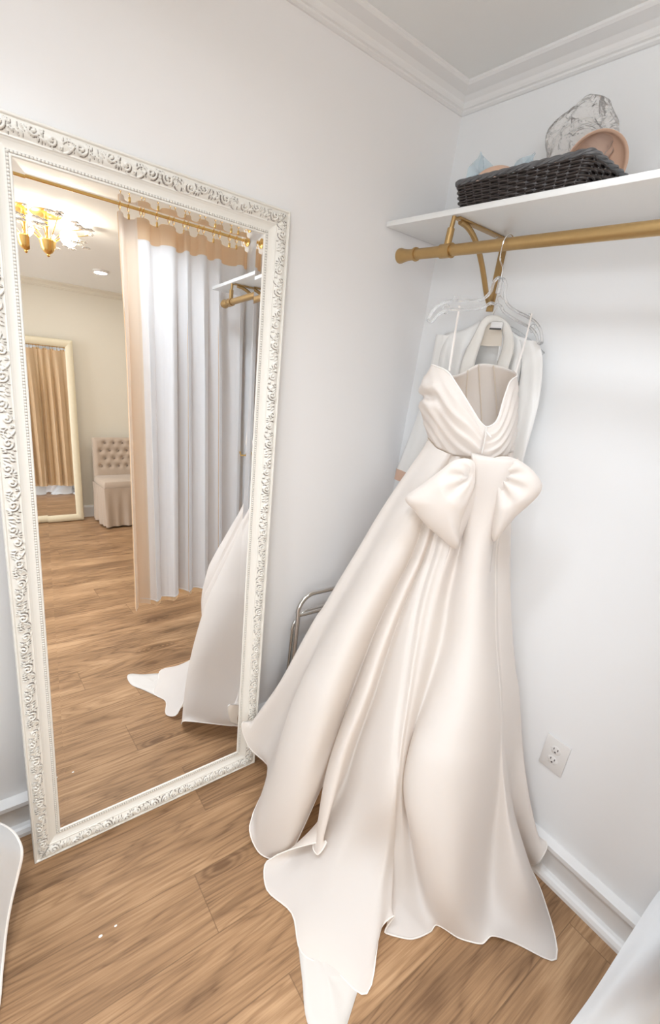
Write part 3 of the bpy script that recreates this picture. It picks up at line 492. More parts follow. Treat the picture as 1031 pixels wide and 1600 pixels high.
# ------------------------------------------------------------------ the leaning mirror
def mp_(u, v, o):                                    # mirror coordinates to the world
    return MIR_O + np.multiply.outer(u, MIR_X) + np.multiply.outer(v, MIR_U) + np.multiply.outer(o, MIR_N)
W, HH, B, G_ = MIR_W, MIR_H, MIR_B, MIR_G
mir = empty('leaning_mirror', MIR_O.tolist()); tag(mir, 'tall white carved-frame mirror leaning on the wall beside the hanging gown', 'mirror')
step = 0.0014
def strokes():
    """one repeat of the leaf scroll, as strokes (x, y, half width, height); x along the rail, y across the band (0..1)"""
    S = []
    def arc(cx, cy, r0, r1, a0, a1, w0, w1, h, n=26):
        for i in range(n):
            t = i / (n - 1); a = math.radians(a0 + (a1 - a0) * t); r = r0 + (r1 - r0) * t
            S.append((cx + r * math.cos(a), cy + r * math.sin(a), w0 + (w1 - w0) * t, h))
    P = 0.150
    arc(.030, .017, .0125, .002, 200, -250, .0024, .0032, 1.0, 40)        # big volute
    arc(.072, .008, .030, .026, 160, 60, .0022, .0016, .8)
    arc(.085, .019, .010, .0015, 20, 420, .0020, .0028, .95, 34)
    arc(.120, .012, .0105, .002, 150, -260, .0021, .0030, .95, 36)
    arc(.052, .028, .020, .016, -150, -40, .0018, .0012, .7)
    for k, (x, y, a, l) in enumerate([(.008, .006, 60, .012), (.014, .004, 75, .011), (.020, .003, 95, .010), (.046, .006, 110, .014), (.052, .004, 95, .013), (.058, .004, 80, .012), (.064, .006, 60, .011),
                                       (.044, .027, -70, .010), (.050, .029, -85, .010), (.066, .024, 70, .009), (.071, .025, 90, .009), (.100, .005, 55, .013), (.106, .006, 75, .010), (.098, .028, -60, .012), (.104, .030, -85, .012), (.111, .029, -110, .010),
                                       (.135, .005, 120, .013), (.141, .006, 95, .013), (.147, .006, 70, .012), (.138, .028, -95, .010), (.145, .028, -70, .011), (.004, .026, -60, .010), (.013, .031, -90, .006)]):
        for i in range(10):
            t = i / 9; aa = math.radians(a + 25 * t)
            S.append((x + l * t * math.cos(aa), y + l * t * math.sin(aa), .0022 * (1 - .75 * abs(2 * t - .8)), .75))
    S = [(x % P, y, max(w_, .0009), h) for x, y, w_, h in S]
    return P, np.array(S)
def relief(xs, ys, P, S):
    out = np.zeros((len(xs), len(ys)))
    nx = int(round(P / step)); px = np.arange(nx) * P / nx
    tab = np.zeros((nx, len(ys)))
    for x, y, w_, h in S:
        dx = np.abs(px - x); dx = np.minimum(dx, P - dx); d2 = dx[:, None] ** 2 + (ys[None, :] - y) ** 2
        tab = np.maximum(tab, h * np.sqrt(np.maximum(1 - d2 / (w_ * w_), 0)))
    return tab[(np.round(xs / P * nx).astype(int)) % nx]
prof = [(0.0, -0.030), (0.0, -0.006), (0.0006, -0.003), (0.002, -0.0015), (0.0048, -0.0015), (0.006, -0.003), (0.0066, -0.0052)]
band0, band1 = 0.0068, 0.0420
nb = 26
for i in range(nb + 1):
    t = i / nb; prof.append((band0 + (band1 - band0) * t, -0.0060 + 0.0065 * math.sin(PI * min(1, t * 1.1)) - 0.002 * t))
prof += [(0.0428, -0.0095), (0.0440, -0.0112), (0.0460, -0.0112), (0.0470, -0.0128)]
for i in range(1, 9):
    t = i / 8; prof.append((0.047 + 0.0150 * t, -0.0128 - 0.0045 * math.sin(t * PI / 2)))
nb0 = len(prof)
for i in range(7): prof.append((0.0630 + 0.0050 * i / 6, -0.0168))
prof += [(0.0684, -0.0180), (0.0700, -0.0166), (0.0722, -0.0168), (0.0736, -0.0185), (0.0742, -0.0215)]
prof = np.array(prof); prof[:, 0] *= B / 0.0742
Pd, Sd = strokes()
FV = []; FF = []; GR = []
def side(length, to3, phase):
    xs = np.arange(0, length + step, step); npf = len(prof); wv = prof[:, 0]
    X = np.clip(xs[:, None] * np.ones(npf), wv[None, :], length - wv[None, :])
    Hh = np.ones((len(xs), 1)) * prof[:, 1][None, :]; hollow_shade = np.zeros_like(Hh)
    ib = np.where((wv >= band0 * .999) & (wv <= band1 * 1.001))[0]
    ctr = length / 2
    sym = np.abs(xs - ctr) + phase                       # the carving mirrors about the middle of each rail
    rel = relief(sym, wv[ib] - band0, Pd, Sd)
    fade = np.clip(np.minimum(np.arange(len(ib)), np.arange(len(ib))[::-1]) / 1.5, 0, 1)[None, :]
    Hh[:, ib] += (rel * 0.0048 - 0.001) * fade
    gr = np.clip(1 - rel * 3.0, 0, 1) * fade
    blk = relief(sym + .0021, wv[ib] - band0 - .0012, Pd, Sd)      # shade painted into the hollows beside the strokes
    hollow_shade[:, ib] = gr * np.clip(blk * 2.0, 0, 1) * 1.0
    bd = np.arange(nb0, nb0 + 7); yy = (np.arange(7) / 6 * 2 - 1)
    ph = (xs / 0.0070) % 1.0 * 2 - 1
    bead = np.sqrt(np.maximum(1 - ph[:, None] ** 2 * 1.15 - yy[None, :] ** 2 * 0.9, 0))
    Hh[:, bd] += bead * 0.0028 - .0006
    hollow_shade[:, bd] = np.clip(1 - bead * 2.0, 0, 1) * 0.7  # painted shade between the beads
    off = len(FV) and sum(len(a) for a in FV)
    V = to3(X, np.ones((len(xs), 1)) * wv[None, :], Hh); FV.append(V.reshape(-1, 3)); GR.append(hollow_shade.ravel())
    FF.extend(grid_faces(len(xs), npf, off=off))
side(W, lambda x, w_, h: mp_(x - W / 2, w_, h), .01)
side(W, lambda x, w_, h: mp_(W / 2 - x, HH - w_, h), .01)
side(HH, lambda x, w_, h: mp_(W / 2 - w_, x, h), .03)
side(HH, lambda x, w_, h: mp_(-W / 2 + w_, HH - x, h), .03)
fr = mesh_obj('frame', np.concatenate(FV), FF, M_frame, mir)
at = fr.data.attributes.new('hollow_shade', 'FLOAT', 'POINT')
if len(at.data) == sum(len(g) for g in GR): at.data.foreach_set('value', np.concatenate(GR))
# bevelled silvered glass: flat field and a 24 mm border, the border tipped by the bevel
bw = 0.0215; gx = W / 2 - B; gy0, gy1 = B, HH - B; rise = 0.0006
o0 = -G_
corners = lambda e, o: [mp_(np.array(-gx + e), np.array(gy0 + e), np.array(o)), mp_(np.array(gx - e), np.array(gy0 + e), np.array(o)), mp_(np.array(gx - e), np.array(gy1 - e), np.array(o)), mp_(np.array(-gx + e), np.array(gy1 - e), np.array(o))]
V = corners(-.003, o0 + rise) + corners(bw, o0)
mesh_obj('glass', V, [(4, 5, 6, 7), (0, 1, 5, 4), (1, 2, 6, 5), (2, 3, 7, 6), (3, 0, 4, 7)], M_mirror, mir, smooth=False)
V = corners(-B + .004, -.029) + corners(-B + .004, -.0265)
mesh_obj('backing_board', V, [(3, 2, 1, 0), (4, 5, 6, 7), (0, 1, 5, 4), (1, 2, 6, 5), (2, 3, 7, 6), (3, 0, 4, 7)], simple('backing', (.25, .2, .15), .9), mir, smooth=False)

# ------------------------------------------------------------------ shelf, brackets, rod
ZS = 1.985
tag(MB().box((-0.268, -1.385, ZS), (-0.001, -0.004, ZS + 0.0165), bev=0.002).build('wall_shelf', M_shelf, smooth=True), 'white painted shelf running along the right wall above the gold rod', 'shelf')
ROD = np.array([-0.27, 0, 1.890]); RR = 0.0155
rod = empty('clothes_rod', (ROD[0], -0.7, ROD[2])); tag(rod, 'brushed gold clothes rod with flared finials under the white shelf', 'clothes rod')
MB().tube([(ROD[0], -0.17, ROD[2]), (ROD[0], -1.24, ROD[2])], RR, 28).build('pole', M_gold, rod)
def fin(y, s):
    M = Matrix.Translation((ROD[0], y, ROD[2])) @ Matrix.Rotation(-s * PI / 2, 4, 'X')
    MB().lathe([(.0155, -.075), (.0195, -.074), (.0205, -.070), (.0195, -.066), (.0165, -.065), (.0162, -.050), (.0170, -.035), (.0195, -.018), (.0225, -.006), (.0225, 0), (.019, .0025), (.001, .003)], M, 32).build('finial', M_gold, rod)
fin(-0.098, 1); fin(-1.22, -1)
def bracket(y, label):
    r = empty('shelf_bracket', (-0.002, y, ZS)); tag(r, label, 'bracket', 'gold shelf brackets')
    pl = MB().box((-0.25, y - .0125, ZS - .0055), (-0.006, y + .0125, ZS - .0005), bev=.001); pl.build('top_plate', M_gold, r)
    MB().box((-0.0065, y - .0125, 1.765), (-0.001, y + .0125, ZS - .0055), bev=.001).build('wall_plate', M_gold, r)
    c = [(-.232, 1.976), (-.20, 1.972), (-.165, 1.957), (-.13, 1.930), (-.098, 1.895), (-.068, 1.855), (-.040, 1.815), (-.012, 1.785)]
    c = catmull([(x, y, z) for x, z in c], 26)
    MB().tube(c, .0085, 12).build('brace', M_gold, r)
    MB().tube([(-.262, y, ZS - .003), (-.266, y, 1.945)], .0065, 14).tube([(-.266, y, 1.950), (-.269, y, 1.903)], .0105, 16).build('rod_stem', M_gold, r)
    MB().tube([(ROD[0], y - .019, ROD[2]), (ROD[0], y + .019, ROD[2])], .0192, 28).tube([(ROD[0], y - .022, ROD[2]), (ROD[0], y - .018, ROD[2])], .0202, 28).build('collar', M_gold, r)
    for x, z, ax in ((-.235, ZS - .006, 0), (-.05, ZS - .006, 0), (-.007, 1.955, 1), (-.007, 1.925, 1), (-.007, 1.785, 1)):
        b = MB(); b.ball((x, y, z), .0038, 6, (1, 1, .5) if ax == 0 else (.5, 1, 1)); b.build('screw', M_chrome, r)
bracket(-0.292, 'gold curved bracket under the shelf end nearest the corner, beside the gown hanger')
bracket(-1.15, 'gold curved bracket at the far shelf end, seen in the mirror')

# outlet
ol = empty('wall_outlet', (-0.001, -0.929, 0.421)); tag(ol, 'white duplex power outlet low on the wall right of the gown', 'outlet')
oy0, oy1, oz0, oz1 = -0.9677, -0.8899, 0.3602, 0.4778
MB().box((-.0055, oy0, oz0), (-.0008, oy1, oz1), bev=.0018).build('cover_plate', M_plate, ol)
oc = (oy0 + oy1) / 2; 
for k, zc in enumerate((0.4385, 0.3995)):
    MB().lathe([(.0165, 0), (.0165, .0012), (.015, .002), (.001, .002)], Matrix.Translation((-.0052, oc, zc)) @ Matrix.Rotation(-PI / 2, 4, 'Y') @ Matrix.Diagonal((.85, 1, 1, 1)), 28).build('socket', M_plate, ol)
    s = MB()
    for dy in (-.0064, .0064): s.box((-.0078, oc + dy - .0012, zc + .001), (-.0070, oc + dy + .0012, zc + .0085))
    s.box((-.0078, oc - .0024, zc - .0095), (-.0070, oc + .0024, zc - .0045)); s.build('socket_slots', M_slot, ol, smooth=False)

# ------------------------------------------------------------------ the wedding gown
gown = empty('wedding_gown', (-0.30, -0.55, 0.0)); tag(gown, 'ivory organza wedding gown with big back bow hanging from the gold rod', 'wedding gown')
SK = loft(DATA['skirt'], 110, 5, closed=True)
nu, nv = SK.shape[:2]
for _ in range(9):                                    # soften the folds like stiff organza
    SK[:, 1:-1] = SK[:, 1:-1] * .5 + (np.roll(SK, 1, 0) + np.roll(SK, -1, 0))[:, 1:-1] * .25
for _ in range(5): SK[:, 1:62] = SK[:, 1:62] * .5 + (np.roll(SK, 1, 0) + np.roll(SK, -1, 0))[:, 1:62] * .25
for _ in range(3): SK[:, 1:-1] = SK[:, 1:-1] * .5 + (SK[:, :-2] + SK[:, 2:]) * .25
SK[:, :, 2] = np.maximum(SK[:, :, 2], 0.003); SK[:, :, 0] = np.minimum(SK[:, :, 0], -0.012)
bb = SK[:, :, 2] < 0.135; SK[:, :, 0] = np.where(bb, np.minimum(SK[:, :, 0], -0.050), SK[:, :, 0])
skirt = grid_obj('skirt', SK, M_gown, gown, closed=True)
# hem roll
hem = SK[:, -1].copy(); hem[:, 2] = np.maximum(hem[:, 2], .004)
MB().tube(hem.tolist(), 0.0021, 6, closed=True).build('hem_roll', M_hem, skirt)
# inner skirt layer closing the view up inside the train
bd = loft(DATA['bodice'], 40, 6, closed=True)
nb_, nr_ = bd.shape[:2]
# draped pleats sweeping from the sides down to the zip
zipc = np.array(DATA['zip'][1]); ctr = bd.mean(axis=(0, 1))
for i in range(nb_):
    ci = i / 6.0
    if ci > 9.5: continue
    d = abs(ci - 5) / 4.0
    for r in range(nr_):
        t = r / (nr_ - 1.0)
        ph = (t - 0.50 * d ** 1.3) * (4.6 + 0.8 * math.sin(ci))
        amp = 0.0085 * min(1, (1 - t) * 5 + .15) * min(1, d * 2.5 + .25)
        s = ph % 1.0; saw = (s ** 1.7 if s < .8 else (1 - s) * 5 * .8 ** 1.7)
        out = bd[i, r] - np.array([ctr[0], ctr[1], bd[i, r, 2]]); out /= np.linalg.norm(out) + 1e-9
        bd[i, r] += out * amp * (saw - .4)
bodice = grid_obj('bodice', bd, M_gown, gown, closed=True, thick=0.0025, offset=-1)
MB().tube(bd[:, -1].tolist(), 0.0024, 6, closed=True).build('neck_edge', M_hem, bodice)
# boning channels inside the front of the bodice
for k in (11.2, 12.0, 12.8):
    i = int(k * 6) % nb_
    MB().tube((bd[i, 6:] + np.array([-.006, -.004, 0])).tolist(), .0030, 6, flat=.5).build('boning', M_gown_in, bodice)
MB().tube(catmull(DATA['zip'], 12).tolist(), .0022, 8).build('zipper', M_train, bodice)
MB().tube(catmull([(DATA['pull'][0]), (DATA['pull'][1])], 4).tolist(), .0018, 8).build('zipper_pull', M_hem, bodice)
def pillow(name, outline, bulge, anchor, folds, seed):
    O = catmull(outline, 73, closed=True)[:-1]; n = len(O); c = O.mean(0)
    nrm = np.array([-.806, -.592, 0.08]); nrm /= np.linalg.norm(nrm)
    mb = MB(); rings = 16; anchor = np.array(anchor)
    for sgn in (1, -1):
        V = []
        for r in range(rings + 1):
            q = r / rings
            for k in range(n):
                p = c + (O[k] - c) * q
                h = bulge * math.sqrt(max(0, 1 - q ** 2.4))
                da = np.linalg.norm(p - anchor); v = p - anchor; ang = math.atan2(v[2], v @ np.array([.797, -.589, 0]))
                f = 0.0075 * math.sin(ang * folds + seed) * math.exp(-((da - .03) / .05) ** 2) * (1 - q ** 4)
                V.append(p + nrm * sgn * (h * min(1, da / .09) + .001) + nrm * f)
        V = np.array(V); F = []
        for r in range(rings):
            for k in range(n):
                l = (k + 1) % n; f_ = (r * n + k, r * n + l, (r + 1) * n + l, (r + 1) * n + k); F.append(f_ if sgn > 0 else f_[::-1])
        mb.add(V, F)
    return mb.build(name, M_gown, gown, auto=False)
pillow('bow_loop', DATA['bowL'], .042, DATA['anchors'][0], 9, 0.4)
pillow('bow_loop', DATA['bowR'], .036, DATA['anchors'][1], 9, 1.7)
# flat pleats of the bow centre lie on the skirt and follow its folds
def sash(nm, i0, i1, rows_n, offs):
    T_ = SK[i0:i1, :rows_n].copy()
    du = np.gradient(T_, axis=0); dv = np.gradient(T_, axis=1); nn = np.cross(du, dv); nn /= np.linalg.norm(nn, axis=2)[:, :, None] + 1e-9
    if (nn * np.array([-.806, -.592, 0])).sum() < 0: nn = -nn
    for _ in range(6): nn[1:-1] = nn[1:-1] * .5 + (nn[2:] + nn[:-2]) * .25
    grid_obj(nm, T_ + nn * offs(np.arange(rows_n), np.linspace(-1, 1, i1 - i0))[:, :, None], M_gown, gown, thick=.0008)
sash('bow_knot', 20 * 5 + 3, 25 * 5 + 4, 32, lambda r, u: (.062 * np.exp(-(r / 12.0) ** 2))[None, :] * (1 - .35 * np.abs(u)[:, None] ** 4) * (1 + .12 * np.cos(u * 10)[:, None]) + .0012 - .006 * np.clip((r - 22) / 9.0, 0, 1)[None, :])
for k in ('strapL', 'strapR'):
    MB().tube(catmull(DATA[k], 20).tolist(), .0042, 8, flat=.22).build('hanger_loop', M_hem, gown)
# long point of the train lining lying on the floor
tp = np.array(DATA['tip']); c = tp.mean(0); ring = catmull(tp, 61, closed=True)[:-1]
V = [c + np.array([0, 0, .006])]; F = []
for q in (.25, .5, .75, 1.0):
    for p in ring: z = .0025 + .004 * (1 - q) ; V.append((c[0] + (p[0] - c[0]) * q, c[1] + (p[1] - c[1]) * q, z + .0012 * math.sin(p[0] * 60 + q * 4)))
n = 60
for k in range(n): F.append((0, 1 + k, 1 + (k + 1) % n))
for r in range(3):
    for k in range(n): l = (k + 1) % n; F.append((1 + r * n + k, 1 + (r + 1) * n + k, 1 + (r + 1) * n + l, 1 + r * n + l))
tl = mesh_obj('train_lining', V, F, M_train, gown); tag(tl, 'pointed satin lining tip of the train')
m = tl.modifiers.new('thickness', 'SOLIDIFY'); m.thickness = .0012

# hanger of the gown: clear plastic with a steel hook over the rod
hg = empty('clothes_hanger', (-0.27, -0.507, 1.905)); tag(hg, 'clear plastic hanger with steel hook holding the gown on the gold rod', 'hanger')
a = math.radians(11); dx = np.array([math.cos(a), -math.sin(a), 0]); hc = np.array([-0.272, -0.507, 1.79])
def hp(u, v): return hc + dx * u + np.array([0, 0, v])
def web(pts, r, name):
    return MB().tube(catmull(pts, 60).tolist(), r, 8).build(name, M_clear, hg)
hk = [hp(0, -.006), hp(0, .030), hp(-.004, .045), hp(-.017, .058), hp(-.020, .078), hp(-.018, .105), hp(-.008, .1205), hp(.006, .1205), hp(.018, .108), hp(.021, .092)]
MB().tube(catmull(hk, 40).tolist(), .0016, 8).build('hook', M_chrome, hg)
top_ = lambda s: [hp(s * .0, .018), hp(s * .012, .016), hp(s * .022, .004), hp(s * .026, -.020), hp(s * .045, -.040), hp(s * .085, -.052), hp(s * .125, -.058), hp(s * .165, -.068), hp(s * .195, -.088), hp(s * .212, -.118)]
bot_ = lambda s: [hp(0, -.046), hp(s * .018, -.047), hp(s * .038, -.060), hp(s * .080, -.072), hp(s * .125, -.080), hp(s * .155, -.086), hp(s * .180, -.100), hp(s * .200, -.122), hp(s * .212, -.118)]
for s in (-1, 1):
    T = catmull(top_(s), 50); Bm = catmull(bot_(s), 50)
    MB().tube(T.tolist(), .0042, 8).tube(Bm.tolist(), .0040, 8).build('hanger_arm', M_clear, hg)
    MB().tube([(hp(s * .128, -.060) + 0).tolist(), hp(s * .132, -.050).tolist(), hp(s * .140, -.050).tolist(), hp(s * .146, -.062).tolist()], .0022, 8).tube([hp(s * (.16 + .011 * math.cos(q)), -.085 + .011 * math.sin(q)).tolist() for q in np.linspace(0, 5, 14)], .0018, 6).build('strap_notch', M_clear, hg)
MB().tube([hp(0, -.020).tolist(), hp(0, .018).tolist()], .0062, 12).build('hook_socket', M_clear, hg)

# ------------------------------------------------------------------ the robe on the wall behind
robe = empty('satin_robe', (-0.05, -0.33, 1.70)); tag(robe, 'white satin robe with shawl collar hanging on the wall behind the gown', 'robe')
grid_obj('front_panel', loft(DATA['robeLp'], 50, 6), M_robe, robe, thick=.0015)
grid_obj('front_panel', loft(DATA['robeRp'], 50, 6), M_robe, robe, thick=.0015)
def sleeve(path, r0, r1, cuff):
    P = catmull(path, 40); G = np.zeros((28, 40, 3))
    for j, p in enumerate(P):
        t = j / 39; r = r0 + (r1 - r0) * t
        for i in range(28):
            q = 2 * PI * i / 28; w_ = 1 + .14 * math.sin(3 * q + 2 * t) + .10 * math.sin(6 * q - 5 * t)
            xx = max(-.5, -abs(.34 * r * math.cos(q) * w_)) if False else .36 * r * math.cos(q) * w_
            G[i, j] = (min(-.004, p[0] + xx), p[1] + r * math.sin(q) * w_, p[2] + (.0 if t < 1 else 0))
    o = grid_obj('sleeve', G, M_robe, robe, closed=True)
    if cuff:
        K = G[:, -1]; C2 = np.zeros((28, 6, 3))
        for j in range(6):
            C2[:, j] = K + (K - K.mean(0)) * (.03 + .02 * j / 5) + np.array([0, 0, .002 - .045 * j / 5])
        grid_obj('lace_cuff', C2, M_lace, o, closed=True)
sleeve(DATA['sleeveL'][0], .034, .050, True)
sleeve(DATA['sleeveR'][0], .030, .042, False)
ca, cb_ = [catmull(c, 70) for c in DATA['collar']]
NL = loft(DATA['neckLining'], 12, 6); grid_obj('neck_lining', NL, M_gown_in, robe)
BP = loft(DATA['robeBack'], 50, 5); BP[:, :, 0] = np.minimum(BP[:, :, 0], -.006)
grid_obj('back_panel', BP, M_robe, robe)
Gc = np.array([ca + (cb_ - ca) * t + np.array([-.006 * math.sin(PI * t), 0, 0]) for t in np.linspace(0, 1, 7)])
grid_obj('shawl_collar', Gc, M_collar, robe, thick=.002)
rh = empty('clothes_hanger', DATA['robehook'][0]); tag(rh, 'hanger with thin wire hook and small dark label, inside the white robe', 'hanger')
MB().tube(catmull(DATA['robehook'], 30).tolist(), .0012, 6).build('hook', M_chrome, rh)
p = np.array(DATA['robelabel'])
MB().tube(catmull([p + np.array([.05, .15, -.06]), p + np.array([.05, .09, -.025]), p + np.array([.04, .0, .010]), p + np.array([.05, -.09, -.025]), p + np.array([.05, -.15, -.06])], 30).tolist(), .006, 8).build('hanger_arm', M_clear, rh)
MB().box(p + np.array([-.003, -.022, -.004]), p + np.array([.002, .022, .020]), bev=.004).build('neck_plate', M_plate, rh)
MB().box(p + np.array([-.0048, -.021, -.0045]), p + np.array([-.003, .021, .0005])).build('printed_label', M_dark, rh)

# ------------------------------------------------------------------ basket on the shelf and what is in it
bk = empty('wicker_basket', (-0.17, -0.47, ZS + .0165)); tag(bk, 'low dark brown wicker basket tray on the white shelf', 'basket')
bx0, bx1, by0, by1, bz0, bz1 = -.252, -.085, -.655, -.290, ZS + .0175, ZS + .078
fl = .014
def brect(q, e=0.0):
    """rounded rectangle at height fraction q"""
    g = fl * q + e; pts = []; x0, x1, y0, y1, rc = bx0 - g, bx1 + g, by0 - g, by1 + g, .018
    for cx, cy, a0 in ((x1 - rc, y1 - rc, 0), (x0 + rc, y1 - rc, 90), (x0 + rc, y0 + rc, 180), (x1 - rc, y0 + rc, 270)):
        for k in range(6): a_ = math.radians(a0 + 90 * k / 5); pts.append((cx + rc * math.cos(a_), cy + rc * math.sin(a_), bz0 + (bz1 - bz0) * q))
    P = np.array(pts); L = np.r_[0, np.cumsum(np.linalg.norm(np.diff(np.vstack([P, P[:1]]), axis=0), axis=1))]
    u = np.linspace(0, L[-1], 241)[:-1]; PP = np.vstack([P, P[:1]])
    return np.stack([np.interp(u, L, PP[:, k]) for k in range(3)], 1)
M_wick = simple('dark_wicker', (0.045, 0.035, 0.032), 0.32, noise=.5, nscale=25)
M_wick2 = simple('wicker_rim', (0.12, 0.12, 0.125), 0.35, noise=.35, nscale=40)
mb = MB(); rows_ = 9
for r in range(rows_):
    q = (r + .6) / (rows_ + .4); P = brect(q); c_ = P.mean(0); n = len(P); out = []
    for k in range(n):
        d = P[k] - c_; d[2] = 0; d /= np.linalg.norm(d); out.append(P[k] + d * .0038 * math.sin(PI * k / 6 + r * PI))
    mb.tube(out, .0030, 6, closed=True)
Q0, Q1 = brect(0.02, -.006), brect(.97, -.006)
mb.V += [tuple(p) for p in Q0] + [tuple(p) for p in Q1]; o_ = len(mb.V) - 480
mb.F += [(o_ + k, o_ + (k + 1) % 240, o_ + 240 + (k + 1) % 240, o_ + 240 + k) for k in range(240)]
mb.build('woven_side', M_wick, bk)
st = MB()
for k in range(0, 240, 6):
    a_ = brect(0.0)[k]; b_ = brect(1.0)[k]; st.tube([a_, b_], .0022, 6)
stk = st.build('stake', M_wick, bk); tag(stk, kind='stuff')
mb = MB(); P = brect(1.0, .001); n = len(P)
for s in range(3):
    mb.tube([P[k] + np.array([0, 0, .003]) + (P[k] - P.mean(0)) / np.linalg.norm(P[k] - P.mean(0)) * .0035 * math.cos(k * .35 + s * 2.09) + np.array([0, 0, .0035 * math.sin(k * .35 + s * 2.09)]) for k in range(n)], .0042, 6, closed=True)
mb.build('rim', M_wick2, bk)
P = brect(0.02, -.002); mesh_obj('bottom', P, [tuple(range(len(P)))], M_wick, bk, smooth=False)
def cup(name, c, r, label, apex, depth=.55, group='peach bust cups in the basket'):
    """soft shell: a shallow dome with a rolled lip"""
    o = empty(name, c); tag(o, label, 'bra cup', group)
    M = Matrix.Translation(Vector(c)) @ Vector(apex).normalized().to_track_quat('Z', 'Y').to_matrix().to_4x4()
    prof_ = [(r * math.sin(a_), r * depth * math.cos(a_)) for a_ in np.linspace(.01, PI / 2, 12)] + [(r * 1.03, -.003), (r * 1.02, -.006), (r * .97, -.004)] + [(r * .93 * math.sin(a_), r * (depth - .06) * math.cos(a_)) for a_ in np.linspace(PI / 2, .01, 12)]
    MB().lathe(prof_, M, 40).build('shell', M_peach, o)
    return o
zb = bz0 + .01
cup('bra_cup', (-.160, -.325, zb + .085), .058, 'round peach bust cup at the left end of the basket beside the blue tulle', (-.55, -.15, .8))
cup('bra_cup', (-.140, -.610, zb + .072), .072, 'large peach bust cup at the right rim of the basket, its open side facing out', (.62, .62, .42), .6)
cup('bra_cup', (-.150, -.485, zb + .066), .058, 'peach bust cup in the clear bag, just left of the open cup', (-.35, .25, .85), .5)
def crumple(name, c, sc, seed, mat, label, cat, sub=4, amp=.25, ridges=5):
    r_ = np.random.default_rng(seed); bm = bmesh.new(); bmesh.ops.create_icosphere(bm, subdivisions=sub, radius=1.0)
    dirs = r_.normal(size=(ridges * 5, 3)); dirs /= np.linalg.norm(dirs, axis=1)[:, None]; wts = r_.uniform(.3, 1, len(dirs))
    for v in bm.verts:
        d = np.array(v.co); s = 1.0
        for q, w_ in zip(dirs, wts): s += amp * w_ * (abs(math.sin(3.2 * float(d @ q) + w_ * 7)) - .6) * .45
        v.co = Vector((d * s * np.array(sc) + np.array(c)).tolist())
    bm.verts.index_update(); V = [v.co.copy() for v in bm.verts]; F = [[v.index for v in f.verts] for f in bm.faces]; bm.free()
    return tag(mesh_obj(name, V, F, mat, smooth=True), label, cat)
bag = crumple('plastic_bag', (-.125, -.545, ZS + .155), (.048, .085, .098), 5, M_bag, 'crumpled clear plastic bag standing in the right half of the basket', 'plastic bag', 5, .20, 5)
def tulle(pts, name, label):
    O = [np.array(p) for p in pts]; c_ = sum(O) / len(O); mb = MB(); n = len(O)
    for k in range(n):
        a_, b_ = O[k], O[(k + 1) % n]; G = np.zeros((10, 10, 3))
        for i in range(10):
            for j in range(10):
                u, v = i / 9, j / 9; e = a_ + (b_ - a_) * u; G[i, j] = c_ + (e - c_) * v + np.array([-.008 * math.sin(7 * u + 5 * v), 0, .003 * math.sin(9 * v + k)])
        mb.add(G.reshape(-1, 3), grid_faces(10, 10))
    return tag(mb.build(name, M_tulle), label, 'tulle', 'pale blue tulle pieces in the basket')
tulle([(-.19, -.275, zb + .05), (-.15, -.200, zb + .110), (-.14, -.232, zb + .185), (-.12, -.275, zb + .145), (-.14, -.315, zb + .06)], 'tulle_scrap', 'pale blue tulle peak left of the round peach cup in the basket')
tulle([(-.17, -.360, zb + .06), (-.15, -.365, zb + .115), (-.14, -.425, zb + .145), (-.12, -.430, zb + .095), (-.14, -.40, zb + .06)], 'tulle_scrap', 'pale blue tulle fold right of the round peach cup in the basket')

# ------------------------------------------------------------------ chrome folding stool behind the gown
stl = empty('step_stool', (-.42, -.10, 0)); tag(stl, 'folded chrome-tube step stool against the wall, mostly hidden by the gown', 'step stool')
def hoop(y0, y1, x0, x1, zt, r=.0095):
    rc = .07; pts = [(x0, y0, .01), (x0 + .002, y0 + (y1 - y0) * .8, zt - rc)]
    for k in range(9): a_ = PI - PI / 2 * k / 8; pts.append((x0 + rc + rc * math.cos(a_), y0 + (y1 - y0) * (.85 + .15 * k / 8), zt - rc + rc * math.sin(a_)))
    for k in range(9): a_ = PI / 2 - PI / 2 * k / 8; pts.append((x1 - rc + rc * math.cos(a_), y1 - (y1 - y0) * (.15 * k / 8), zt - rc + rc * math.sin(a_)))
    pts += [(x1 - .002, y0 + (y1 - y0) * .8, zt - rc), (x1, y0, .01)]
    return MB().tube(pts, r, 14)
hoop(-.10, -.075, -.485, -.16, .668).build('frame_tube', M_chrome, stl)
hoop(-.075, -.062, -.492, -.15, .585, .007).build('rear_leg_tube', M_chrome, stl)
MB().tube([(-.48, -.088, .59), (-.165, -.088, .59)], .007, 12).build('crossbar', M_chrome, stl)
MB().box((-.465, -.11, .20), (-.18, -.085, .40), bev=.006).build('step', simple('stool_step', (.12, .12, .12), .6), stl)

